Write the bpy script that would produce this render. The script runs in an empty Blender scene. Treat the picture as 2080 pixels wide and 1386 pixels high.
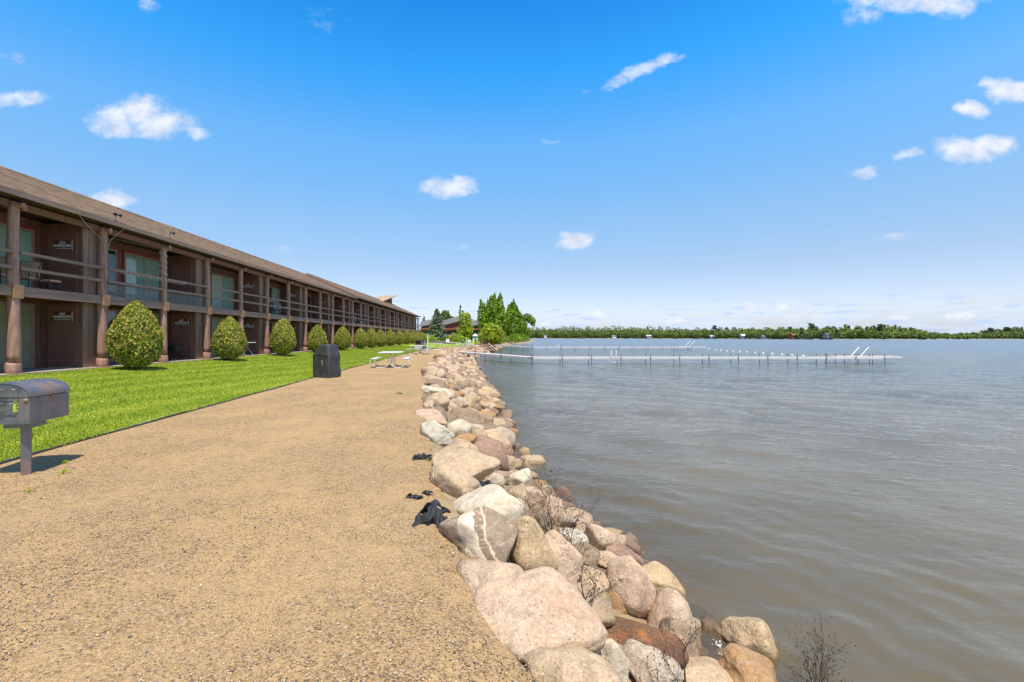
import bpy, bmesh, math, random
import numpy as np
from mathutils import Vector, Matrix, noise as mnoise
R = math.radians
S = bpy.context.scene
C = S.collection
rnd = random.Random(7)
rng = np.random.default_rng(11)

# ------------------------------------------------------------------ camera
cam_d = bpy.data.cameras.new('camera'); cam = bpy.data.objects.new('camera', cam_d); C.objects.link(cam)
cam.location = (0, 0, 1.5); cam.rotation_euler = (R(90), 0, 0)
cam_d.lens = 16; cam_d.sensor_width = 36
cam_d.shift_x = 55/2080; cam_d.shift_y = -7/2080
cam_d.clip_start = .05; cam_d.clip_end = 8000
S.camera = cam
S.view_settings.view_transform = 'Standard'; S.view_settings.look = 'None'
S.view_settings.gamma = 1; S.view_settings.exposure = 0.30; S.view_settings.use_curve_mapping = False
F = 924.0; VX = 985.0; VY = 686.0

# ------------------------------------------------------------------ sun + world
sd = Vector((.12, -.34, .90)).normalized()
sun_d = bpy.data.lights.new('sun', 'SUN'); sun = bpy.data.objects.new('sun', sun_d); C.objects.link(sun)
sun_d.energy = 5.0; sun_d.angle = R(.55); sun_d.color = (1, .92, .79)
sun.rotation_euler = sd.to_track_quat('Z', 'Y').to_euler()
W = bpy.data.worlds.new('World'); S.world = W; W.use_nodes = True

class NT:
    """small helper round a node tree"""
    def __init__(s, t): s.t = t; s.L = t.links
    def n(s, typ, ins=None, **kw):
        nd = s.t.nodes.new(typ)
        for k, v in kw.items(): setattr(nd, k, v)
        if ins:
            for k, v in ins.items():
                sock = nd.inputs[k]
                if isinstance(v, bpy.types.NodeSocket): s.L.new(v, sock)
                else: sock.default_value = v
        return nd
    def m(s, op, a, b=0.0, c=None, clamp=False):
        ins = {0: a, 1: b}
        if c is not None: ins[2] = c
        return s.n('ShaderNodeMath', ins, operation=op, use_clamp=clamp).outputs[0]
    def v(s, op, a, b=(0, 0, 0)):
        nd = s.n('ShaderNodeVectorMath', {0: a, 1: b}, operation=op)
        return nd.outputs['Value'] if op in ('DOT_PRODUCT', 'LENGTH') else nd.outputs[0]
    def noise(s, vec, scale, detail=3, rough=.5, out='Fac', dist=0.0, dims='3D'):
        ins = {'Scale': scale, 'Detail': detail, 'Roughness': rough, 'Distortion': dist}
        if vec is not None: ins['Vector'] = vec
        return s.n('ShaderNodeTexNoise', ins, noise_dimensions=dims).outputs[out]
    def ramp(s, fac, stops, interp='LINEAR'):
        nd = s.n('ShaderNodeValToRGB', {0: fac}); cr = nd.color_ramp; cr.interpolation = interp
        while len(cr.elements) > 1: cr.elements.remove(cr.elements[-1])
        for i, (p, c) in enumerate(stops):
            e = cr.elements[0] if i == 0 else cr.elements.new(p)
            e.position = p; c = c if hasattr(c, '__len__') else (c, c, c)
            e.color = tuple(c[:3]) + (1,)
        return nd.outputs[0]
    def mix(s, f, a, b, mode='MIX'):
        nd = s.n('ShaderNodeMix', {0: f}, data_type='RGBA', blend_type=mode)
        for k, v in ((6, a), (7, b)):
            if isinstance(v, bpy.types.NodeSocket): s.L.new(v, nd.inputs[k])
            else: nd.inputs[k].default_value = tuple(v[:3]) + (1,)
        return nd.outputs[2]
    def step(s, x, a, b):
        return s.n('ShaderNodeMapRange', {0: x, 1: a, 2: b, 3: 0.0, 4: 1.0}, interpolation_type='SMOOTHSTEP').outputs[0]

TM = 1.0
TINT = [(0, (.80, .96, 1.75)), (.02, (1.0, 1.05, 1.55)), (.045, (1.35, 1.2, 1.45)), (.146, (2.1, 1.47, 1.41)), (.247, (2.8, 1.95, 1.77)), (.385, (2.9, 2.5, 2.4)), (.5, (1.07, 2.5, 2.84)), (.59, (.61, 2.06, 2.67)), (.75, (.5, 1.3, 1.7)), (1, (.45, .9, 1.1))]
def build_world():
    t = NT(W.node_tree)
    for nd in list(W.node_tree.nodes): W.node_tree.nodes.remove(nd)
    sky = t.n('ShaderNodeTexSky', sky_type='NISHITA', sun_disc=False, sun_elevation=math.asin(sd.z),
              sun_rotation=math.atan2(sd.x, sd.y), altitude=300, air_density=1.0, dust_density=.4, ozone_density=2.0)
    co = t.n('ShaderNodeTexCoord').outputs['Generated']
    sp = t.n('ShaderNodeSeparateXYZ', {0: co}); x, y, z = sp.outputs
    zc = t.m('MAXIMUM', z, 0.0)
    # deeper, cleaner blue aloft; pale milky blue down at the horizon, the same all the way round
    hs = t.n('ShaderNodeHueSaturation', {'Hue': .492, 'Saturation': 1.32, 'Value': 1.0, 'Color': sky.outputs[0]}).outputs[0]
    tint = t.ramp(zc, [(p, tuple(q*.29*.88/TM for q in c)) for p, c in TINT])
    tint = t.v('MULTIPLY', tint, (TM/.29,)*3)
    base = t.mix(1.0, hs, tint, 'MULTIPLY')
    # everything from here in units where 10 reads as white at strength .1
    yy = t.m('MAXIMUM', y, .08)
    u = t.m('DIVIDE', x, yy); v = t.m('DIVIDE', z, yy)
    uv = t.n('ShaderNodeCombineXYZ', {0: u, 1: v}).outputs[0]
    wn = t.noise(uv, 9, 4, .6, out='Color')
    wv = t.v('MULTIPLY', t.v('SUBTRACT', wn, (.5, .5, .5)), (.10, .06, 0))
    uvw = t.v('ADD', uv, wv)
    def px(a, b): return ((a-VX)/F, (VY-b)/F)
    clouds = [  # x, y, half width, half height, weight, tilt
        (230, 245, 52, 34, 1.0, 0), (285, 232, 62, 36, 1.05, 0), (330, 253, 70, 30, 1.0, 0), (400, 268, 26, 14, .75, 0),
        (40, 203, 68, 20, .85, .1), (20, 112, 30, 12, .3, 0), (222, 408, 50, 20, .95, 0),
        (912, 376, 54, 24, 1.0, .15), (1168, 484, 44, 18, 1.0, .1),
        (1290, 147, 66, 15, .8, .5), (1350, 120, 44, 12, .8, .15), (1252, 165, 20, 12, .6, .3),
        (1860, 0, 140, 26, .95, 0), (1760, 32, 40, 26, .55, .5), (1940, 8, 50, 26, .85, 0),
        (2050, 190, 56, 24, 1.15, -.1), (2012, 176, 20, 16, .9, 0), (1968, 220, 36, 18, 1.05, 0),
        (1975, 305, 70, 27, 1.1, 0), (2015, 296, 48, 22, 1.1, 0), (1850, 318, 34, 10, .7, .15), (1746, 353, 32, 14, .75, .1),
        (662, 45, 40, 30, .22, 0), (310, 10, 22, 16, .45, 0), (1120, 284, 30, 5, .35, .2), (940, 502, 22, 9, .35, .2),
        (1820, 480, 55, 10, .35, .15), (570, 508, 26, 10, .25, 0), (1190, 184, 14, 6, .4, 0),
        (1545, 624, 20, 12, .9, 0), (1580, 626, 18, 9, .8, 0), (1210, 636, 32, 8, .8, 0), (1100, 652, 26, 8, .8, 0),
        (1945, 640, 32, 10, .9, 0), (1376, 652, 20, 8, .7, 0), (1632, 648, 44, 8, .7, 0), (1830, 644, 34, 8, .6, 0)]
    acc = None
    for (cx, cy, hw, hh, wt, tl) in clouds:
        cu, cv = px(cx, cy)
        d = t.v('SUBTRACT', uvw, (cu, cv, 0))
        if abs(tl) > .01:
            d = t.n('ShaderNodeVectorRotate', {'Vector': d, 'Angle': -tl}, rotation_type='Z_AXIS').outputs[0]
        d = t.v('MULTIPLY', d, (F/hw/1.25, F/hh/1.25, 0))
        e = t.v('DOT_PRODUCT', d, d)
        f = t.m('MULTIPLY_ADD', e, -wt, wt)
        acc = f if acc is None else t.m('MAXIMUM', acc, f)
    n1 = t.noise(t.v('MULTIPLY', uv, (1, 1.5, 1)), 26, 6, .62)
    fld = t.m('ADD', acc, t.m('MULTIPLY_ADD', n1, 1.5, -.82))
    front = t.step(y, .1, .2)
    dens = t.m('MULTIPLY', t.step(fld, .0, 1.15), front)
    # fair-weather clouds round the unseen sky, cover raised to make ambient light less blue
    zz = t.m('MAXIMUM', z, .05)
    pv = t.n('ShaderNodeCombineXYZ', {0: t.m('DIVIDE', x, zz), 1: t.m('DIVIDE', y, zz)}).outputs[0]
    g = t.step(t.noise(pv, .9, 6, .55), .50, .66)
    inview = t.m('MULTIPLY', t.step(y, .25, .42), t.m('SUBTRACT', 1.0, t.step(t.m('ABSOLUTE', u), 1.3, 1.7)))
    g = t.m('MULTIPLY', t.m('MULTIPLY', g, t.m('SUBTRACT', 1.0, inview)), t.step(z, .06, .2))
    # banks of low cloud and thin haze towards the horizon
    lowv = t.v('MULTIPLY', co, (14, 14, 95))
    ln = t.noise(lowv, 1.0, 5, .55)
    band = t.m('MULTIPLY', t.m('SUBTRACT', 1.0, t.step(z, .03, .10)), t.step(ln, .34, .62))
    ln2 = t.step(t.noise(t.v('MULTIPLY', co, (22, 22, 150)), 1.0, 4, .5), .55, .68)
    band2 = t.m('MULTIPLY', t.m('MULTIPLY', ln2, t.m('SUBTRACT', 1.0, t.step(z, .055, .10))), .75)
    shade = t.noise(t.v('ADD', t.v('MULTIPLY', uv, (1, 1.3, 1)), (0, .012, 0)), 22, 4, .5)
    ccol = t.mix(t.step(shade, .3, .62), (6.0, 6.3, 7.3), (8.0, 8.1, 8.5))
    col = t.mix(t.m('MULTIPLY', band, .62), base, (6.0, 7.1, 9.0))
    col = t.mix(band2, col, (4.6, 5.8, 8.2))
    col = t.mix(t.m('MULTIPLY', dens, .90), col, ccol)
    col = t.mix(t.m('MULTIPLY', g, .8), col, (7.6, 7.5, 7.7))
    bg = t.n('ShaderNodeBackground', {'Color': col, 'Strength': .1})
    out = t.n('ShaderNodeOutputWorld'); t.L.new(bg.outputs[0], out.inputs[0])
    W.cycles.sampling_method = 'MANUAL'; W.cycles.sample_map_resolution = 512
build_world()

# ------------------------------------------------------------------ materials
def new_mat(name):
    m = bpy.data.materials.new(name); m.use_nodes = True
    t = NT(m.node_tree); b = m.node_tree.nodes['Principled BSDF']
    return m, t, b
def setc(t, b, key, v):
    if isinstance(v, bpy.types.NodeSocket): t.L.new(v, b.inputs[key])
    elif hasattr(v, '__len__'): b.inputs[key].default_value = tuple(v[:3]) + (1,)
    else: b.inputs[key].default_value = v
def bump(t, b, h, dist=.01, strength=1.0):
    nd = t.n('ShaderNodeBump', {'Height': h, 'Distance': dist, 'Strength': strength})
    t.L.new(nd.outputs[0], b.inputs['Normal'])
def mat_plain(name, col, rough=.6, metal=0, var=.12, scale=6, spec=.5, streak=None, bmp=0.0):
    m, t, b = new_mat(name)
    co = t.n('ShaderNodeTexCoord').outputs['Object']
    if streak: co = t.v('MULTIPLY', co, streak)
    rn = t.n('ShaderNodeObjectInfo').outputs['Random']
    co = t.v('ADD', co, t.n('ShaderNodeCombineXYZ', {0: t.m('MULTIPLY', rn, 37.0), 1: t.m('MULTIPLY', rn, 19.0)}).outputs[0])
    n = t.noise(co, scale, 5, .6)
    lo = tuple(c*(1-var*1.6) for c in col); hi = tuple(min(1, c*(1+var*1.6)) for c in col)
    setc(t, b, 'Base Color', t.ramp(n, [(.25, lo), (.75, hi)]))
    b.inputs['Roughness'].default_value = rough; b.inputs['Metallic'].default_value = metal
    b.inputs['Specular IOR Level'].default_value = spec
    if bmp: bump(t, b, n, bmp)
    return m

M = {}
M['wood_log'] = mat_plain('stained_log', (.34, .190, .140), .72, var=.28, scale=2.2, streak=(5, 5, .8), bmp=.01)
M['wood_beam'] = mat_plain('stained_beam', (.24, .155, .12), .7, var=.22, scale=2.0, streak=(8, .7, 8), bmp=.004)
M['wood_block'] = mat_plain('stained_block', (.34, .19, .10), .7, var=.2, scale=6, bmp=.004)
M['siding'] = mat_plain('brown_siding', (.20, .098, .066), .75, var=.25, scale=2, streak=(9, 9, .8))
M['panel'] = mat_plain('weathered_panel', (.27, .175, .125), .75, var=.25, scale=2, streak=(9, 9, .6))
M['door'] = mat_plain('brown_door', (.21, .098, .070), .5, var=.1, scale=1.5)
M['trim_red'] = mat_plain('red_trim', (.30, .045, .025), .6, var=.2, scale=8)
M['frame'] = mat_plain('beige_frame', (.32, .26, .22), .5, var=.1, scale=8)
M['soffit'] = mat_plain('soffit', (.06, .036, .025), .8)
M['deck_under'] = mat_plain('deck_boards', (.20, .075, .035), .8, var=.2, streak=(1, 8, 1))
M['interior'] = mat_plain('unlit_room', (.020, .020, .022), .9)
M['blind'] = mat_plain('green_blind', (.42, .52, .42), .6, var=.06, scale=3)
M['blind_white'] = mat_plain('pale_blind', (.66, .66, .56), .6, var=.06, scale=3)
M['curtain'] = mat_plain('curtain', (.45, .36, .25), .8, var=.15, scale=2)
M['white'] = mat_plain('white_paint', (.78, .78, .76), .45, var=.04)
M['offwhite'] = mat_plain('cream_tube', (.70, .66, .56), .4, var=.06)
M['tabletop'] = mat_plain('pale_table_top', (.55, .61, .58), .45, var=.08, scale=5)
M['black_metal'] = mat_plain('black_metal', (.035, .04, .045), .4, metal=.5)
M['grey_metal'] = mat_plain('grey_metal', (.22, .22, .22), .4, metal=.7, var=.2)
M['post_metal'] = mat_plain('dock_pipe', (.12, .13, .13), .5, metal=.5, var=.2)
M['dock_side'] = mat_plain('dock_side', (.56, .53, .50), .5, var=.08, scale=2)
M['dock_deck'] = mat_plain('dock_deck', (.60, .50, .43), .7, var=.12, scale=2)
M['concrete'] = mat_plain('concrete', (.36, .29, .23), .85, var=.18, scale=3, bmp=.003)
M['sign'] = mat_plain('sign_board', (.050, .022, .014), .5, var=.3)
M['sign_orange'] = mat_plain('sign_patch', (.14, .035, .012), .5, var=.3)
M['tan_fabric'] = mat_plain('tan_fabric', (.50, .38, .20), .8, var=.08)
M['dark_fabric'] = mat_plain('black_fabric', (.022, .023, .027), .75, var=.35, scale=9, bmp=.004)
M['cover'] = mat_plain('grill_cover', (.042, .041, .040), .55, var=.2, scale=4, bmp=.006)
M['edging'] = mat_plain('lawn_edging', (.03, .03, .03), .7)
M['rail_brown'] = mat_plain('rail_brown', (.09, .040, .030), .7)
M['lodge_red'] = mat_plain('lodge_red_siding', (.26, .06, .03), .75, var=.2, streak=(5, 5, .5))
M['lodge_roof'] = mat_plain('lodge_grey_roof', (.14, .135, .125), .8, var=.15, scale=3)
M['lodge_dark'] = mat_plain('lodge_window', (.03, .03, .05), .2)
M['teal'] = mat_plain('teal_paint', (.03, .26, .25), .5)
M['green_paint'] = mat_plain('green_plastic', (.03, .12, .09), .5)
M['blue_grey'] = mat_plain('blue_grey_plastic', (.07, .09, .12), .5)
M['silver_blue'] = mat_plain('silver_blue_paint', (.40, .52, .62), .25, metal=.3)
M['house_red'] = mat_plain('house_red', (.22, .075, .045), .7)
M['house_grey'] = mat_plain('house_grey', (.25, .25, .27), .7)
M['house_white'] = mat_plain('house_white', (.70, .70, .70), .7)
M['sand_far'] = mat_plain('far_sand', (.42, .34, .24), .9)
M['bark'] = mat_plain('bark', (.10, .075, .055), .9, var=.3, scale=8, bmp=.01)
M['twig'] = mat_plain('twig', (.075, .048, .035), .85, var=.3)
M['wicker'] = mat_plain('grey_wicker', (.13, .14, .16), .6, var=.4, scale=60)
M['timber'] = mat_plain('grey_timber', (.20, .16, .14), .8)
M['black_rubber'] = mat_plain('black_rubber', (.012, .012, .012), .8)
M['lime'] = mat_plain('slot_grass_green', (.38, .52, .04), .5)

def make_glass():
    m, t, b = new_mat('window_glass')
    mo = m.node_tree.nodes['Material Output']
    tr = t.n('ShaderNodeBsdfTransparent', {'Color': (.90, .95, .93, 1)})
    gl = t.n('ShaderNodeBsdfGlossy', {'Roughness': .02, 'Color': (.9, .95, 1, 1)})
    fr = t.m('MULTIPLY_ADD', t.m('POWER', t.n('ShaderNodeLayerWeight', {'Blend': .5}).outputs['Facing'], 4.0), .75, .05)
    mx = t.n('ShaderNodeMixShader', {0: fr})
    t.L.new(tr.outputs[0], mx.inputs[1]); t.L.new(gl.outputs[0], mx.inputs[2]); t.L.new(mx.outputs[0], mo.inputs[0])
    return m
M['glass'] = make_glass()

def make_fabric_pattern():
    m, t, b = new_mat('patterned_cushion')
    co = t.n('ShaderNodeTexCoord').outputs['Object']
    w = t.n('ShaderNodeTexChecker', {'Vector': co, 'Scale': 22, 'Color1': (.45, .06, .04, 1), 'Color2': (.7, .6, .45, 1)}).outputs[0]
    setc(t, b, 'Base Color', w); b.inputs['Roughness'].default_value = .85
    return m
M['pattern'] = make_fabric_pattern()

def make_shingle():
    m, t, b = new_mat('asphalt_shingles')
    co = t.n('ShaderNodeTexCoord').outputs['Object']
    sp = t.n('ShaderNodeSeparateXYZ', {0: co})
    # running length along the building, course number from height
    k = t.m('FLOOR', t.m('DIVIDE', sp.outputs[0], .1325))
    row = t.n('ShaderNodeCombineXYZ', {0: t.m('FLOOR', t.m('ADD', t.m('MULTIPLY', sp.outputs[1], 3.6), t.m('MULTIPLY', k, .37))), 1: k}).outputs[0]
    wn = t.n('ShaderNodeTexWhiteNoise', {'Vector': row}, noise_dimensions='2D').outputs['Value']
    c = t.ramp(wn, [(0, (.24, .155, .095)), (.35, (.36, .24, .15)), (.6, (.45, .30, .19)), (.85, (.53, .35, .20)), (1, (.38, .28, .20))])
    n = t.noise(co, 40, 4, .7)
    c = t.mix(.3, c, t.ramp(n, [(.3, (.22, .15, .10)), (.7, (.56, .41, .28))]), 'MIX')
    n2 = t.noise(co, .5, 3, .6)
    c = t.mix(.30, c, t.ramp(n2, [(.3, (.75, .75, .75)), (.7, (1.2, 1.17, 1.14))]), 'MULTIPLY')
    setc(t, b, 'Base Color', c); b.inputs['Roughness'].default_value = .92
    bump(t, b, t.m('ADD', wn, n), .003)
    return m
M['shingle'] = make_shingle()

def make_gravel():
    m, t, b = new_mat('sandy_gravel')
    co = t.n('ShaderNodeTexCoord').outputs['Object']
    v1 = t.n('ShaderNodeTexVoronoi', {'Vector': co, 'Scale': 75})
    cell = t.n('ShaderNodeSeparateColor', {0: v1.outputs['Color']}).outputs
    c1 = t.ramp(cell[0], [(0, (.17, .12, .08)), (.15, (.34, .24, .14)), (.4, (.47, .34, .19)), (.68, (.56, .42, .24)), (.86, (.62, .50, .33)), (.95, (.33, .28, .25)), (1, (.72, .64, .50))])
    v2 = t.n('ShaderNodeTexVoronoi', {'Vector': co, 'Scale': 190})
    cell2 = t.n('ShaderNodeSeparateColor', {0: v2.outputs['Color']}).outputs
    c2 = t.ramp(cell2[1], [(0, (.28, .19, .11)), (.4, (.48, .34, .18)), (.8, (.60, .45, .26)), (1, (.70, .58, .40))])
    big = t.noise(co, .9, 5, .62)
    mid = t.noise(co, 7, 5, .65)
    sandy = t.step(t.m('ADD', t.m('MULTIPLY', big, .6), t.m('MULTIPLY', mid, .5)), .47, .66)
    c = t.mix(sandy, c1, c2)
    c = t.mix(.12, c, t.mix(sandy, (.48, .36, .22), (.60, .45, .25)), 'MIX')
    c = t.mix(.5, c, t.ramp(t.noise(co, .35, 4, .6), [(.3, (.90, .86, .84)), (.7, (1.06, 1.02, .96))]), 'MULTIPLY')
    c = t.mix(1.0, c, (.82, .74, .625), 'MULTIPLY')
    setc(t, b, 'Base Color', c); b.inputs['Roughness'].default_value = .9; b.inputs['Specular IOR Level'].default_value = .25
    h = t.m('ADD', t.m('MULTIPLY', t.m('SUBTRACT', 1.0, v1.outputs['Distance']), t.m('SUBTRACT', 1.15, sandy)), t.m('ADD', t.m('MULTIPLY', v2.outputs['Distance'], -.3), t.m('MULTIPLY', mid, 1.2)))
    bump(t, b, h, .010)
    return m
M['gravel'] = make_gravel()

def make_pebble():
    m, t, b = new_mat('pebbles')
    ri = t.n('ShaderNodeNewGeometry').outputs['Random Per Island']
    c = t.ramp(ri, [(0, (.13, .105, .085)), (.13, (.23, .17, .12)), (.2, (.38, .26, .15)), (.38, (.52, .36, .18)), (.55, (.44, .29, .16)), (.7, (.58, .42, .22)), (.84, (.40, .27, .19)), (.92, (.34, .29, .23)), (.96, (.68, .58, .42))], 'CONSTANT')
    setc(t, b, 'Base Color', c); b.inputs['Roughness'].default_value = .75
    return m
M['pebble'] = make_pebble()

def make_bed():
    m, t, b = new_mat('lake_bed_sand')
    co = t.n('ShaderNodeTexCoord').outputs['Object']
    n = t.noise(co, 3, 6, .65); v = t.n('ShaderNodeTexVoronoi', {'Vector': co, 'Scale': 6}).outputs['Color']
    c = t.mix(.35, t.ramp(n, [(.3, (.22, .16, .09)), (.7, (.44, .33, .19))]), t.ramp(t.n('ShaderNodeSeparateColor', {0: v}).outputs[0], [(0, (.10, .07, .04)), (.6, (.26, .16, .08)), (1, (.33, .26, .17))]))
    setc(t, b, 'Base Color', c); b.inputs['Roughness'].default_value = .85
    bump(t, b, n, .04)
    return m
M['bed'] = make_bed()

def make_lawn():
    m, t, b = new_mat('mown_grass')
    co = t.n('ShaderNodeTexCoord').outputs['Object']
    rc = t.n('ShaderNodeVectorRotate', {'Vector': co, 'Angle': R(9)}, rotation_type='Z_AXIS').outputs[0]
    sx = t.n('ShaderNodeSeparateXYZ', {0: rc}).outputs[0]
    wob = t.m('MULTIPLY', t.noise(co, .5, 2, .5), .5)
    st = t.m('SINE', t.m('MULTIPLY', t.m('ADD', sx, wob), 5.6))
    st = t.m('MULTIPLY_ADD', st, .5, .5)
    n = t.noise(co, 60, 5, .7); n2 = t.noise(t.v('MULTIPLY', co, (1, .5, 1)), 1.6, 5, .65)
    base = t.ramp(t.m('ADD', t.m('MULTIPLY', n, .6), t.m('MULTIPLY', n2, .45)), [(.32, (.14, .18, .012)), (.52, (.28, .34, .025)), (.72, (.44, .49, .05))])
    c = t.mix(t.m('MULTIPLY', st, .55), base, (.16, .25, .012))
    setc(t, b, 'Base Color', c); b.inputs['Roughness'].default_value = .8; b.inputs['Specular IOR Level'].default_value = .15
    bump(t, b, n, .03)
    return m
M['lawn'] = make_lawn()
def make_blade():
    m, t, b = new_mat('grass_blades')
    ge = t.n('ShaderNodeNewGeometry'); ri = ge.outputs['Random Per Island']
    c = t.ramp(ri, [(0, (.17, .22, .012)), (.4, (.29, .36, .022)), (.75, (.41, .47, .04)), (.93, (.50, .54, .12)), (1, (.56, .50, .25))])
    n2 = t.noise(t.v('MULTIPLY', ge.outputs['Position'], (1, .35, 1)), 1.2, 4, .6)
    rc = t.n('ShaderNodeVectorRotate', {'Vector': ge.outputs['Position'], 'Angle': R(9)}, rotation_type='Z_AXIS').outputs[0]
    wob = t.m('MULTIPLY', t.noise(ge.outputs['Position'], .5, 2, .5), .5)
    st = t.m('MULTIPLY_ADD', t.m('SINE', t.m('MULTIPLY', t.m('ADD', t.n('ShaderNodeSeparateXYZ', {0: rc}).outputs[0], wob), 5.6)), .5, .5)
    c = t.mix(t.m('MULTIPLY', st, .55), c, (.17, .26, .012))
    c = t.mix(.5, c, t.ramp(n2, [(.35, (.72, .8, .7)), (.65, (1.15, 1.1, 1.0))]), 'MULTIPLY')
    setc(t, b, 'Base Color', c); b.inputs['Roughness'].default_value = .7; b.inputs['Specular IOR Level'].default_value = .2
    return m
M['blade'] = make_blade()

def make_leaf(name, stops, trans=.25, nscale=1.2):
    m, t, b = new_mat(name)
    ge = t.n('ShaderNodeNewGeometry'); ri = ge.outputs['Random Per Island']
    c = t.ramp(ri, stops)
    co = t.n('ShaderNodeTexCoord').outputs['Object']
    n = t.noise(co, nscale, 3, .6)
    c = t.mix(.6, c, t.ramp(n, [(.32, (.6, .66, .6)), (.68, (1.3, 1.22, 1.1))]), 'MULTIPLY')
    setc(t, b, 'Base Color', c); b.inputs['Roughness'].default_value = .6; b.inputs['Specular IOR Level'].default_value = .3
    tr = t.n('ShaderNodeBsdfTranslucent'); t.L.new(c, tr.inputs[0])
    mx = t.n('ShaderNodeMixShader', {0: trans}); mo = m.node_tree.nodes['Material Output']
    t.L.new(b.outputs[0], mx.inputs[1]); t.L.new(tr.outputs[0], mx.inputs[2]); t.L.new(mx.outputs[0], mo.inputs[0])
    return m
M['thuja'] = make_leaf('golden_cedar_foliage', [(0, (.07, .12, .010)), (.25, (.19, .26, .02)), (.5, (.30, .36, .035)), (.75, (.48, .46, .08)), (.88, (.56, .44, .15)), (.95, (.50, .25, .09)), (1, (.60, .38, .15))], .2, 2.5)
M['poplar'] = make_leaf('poplar_foliage', [(0, (.10, .18, .015)), (.5, (.22, .36, .025)), (1, (.40, .54, .06))], .38, .5)
M['bush'] = make_leaf('willow_bush_foliage', [(0, (.18, .26, .015)), (.5, (.34, .43, .025)), (1, (.52, .56, .06))], .3, .6)
M['spruce'] = make_leaf('blue_spruce_foliage', [(0, (.07, .11, .05)), (.5, (.17, .23, .12)), (1, (.32, .38, .24))], .1, .6)
M['pine'] = make_leaf('pine_foliage', [(0, (.04, .07, .015)), (.5, (.10, .15, .03)), (1, (.20, .25, .06))], .1, .5)
M['wood_far'] = make_leaf('far_wood_foliage', [(0, (.05, .085, .022)), (.45, (.13, .20, .038)), (.8, (.24, .31, .06)), (1, (.34, .36, .10))], .2, .035)
M['wood_con'] = make_leaf('far_conifer_foliage', [(0, (.035, .07, .03)), (1, (.10, .16, .06))], .1, .05)
M['reed'] = make_leaf('dry_reeds', [(0, (.22, .16, .06)), (.5, (.30, .20, .07)), (1, (.14, .20, .03))], .2, .6)

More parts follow.
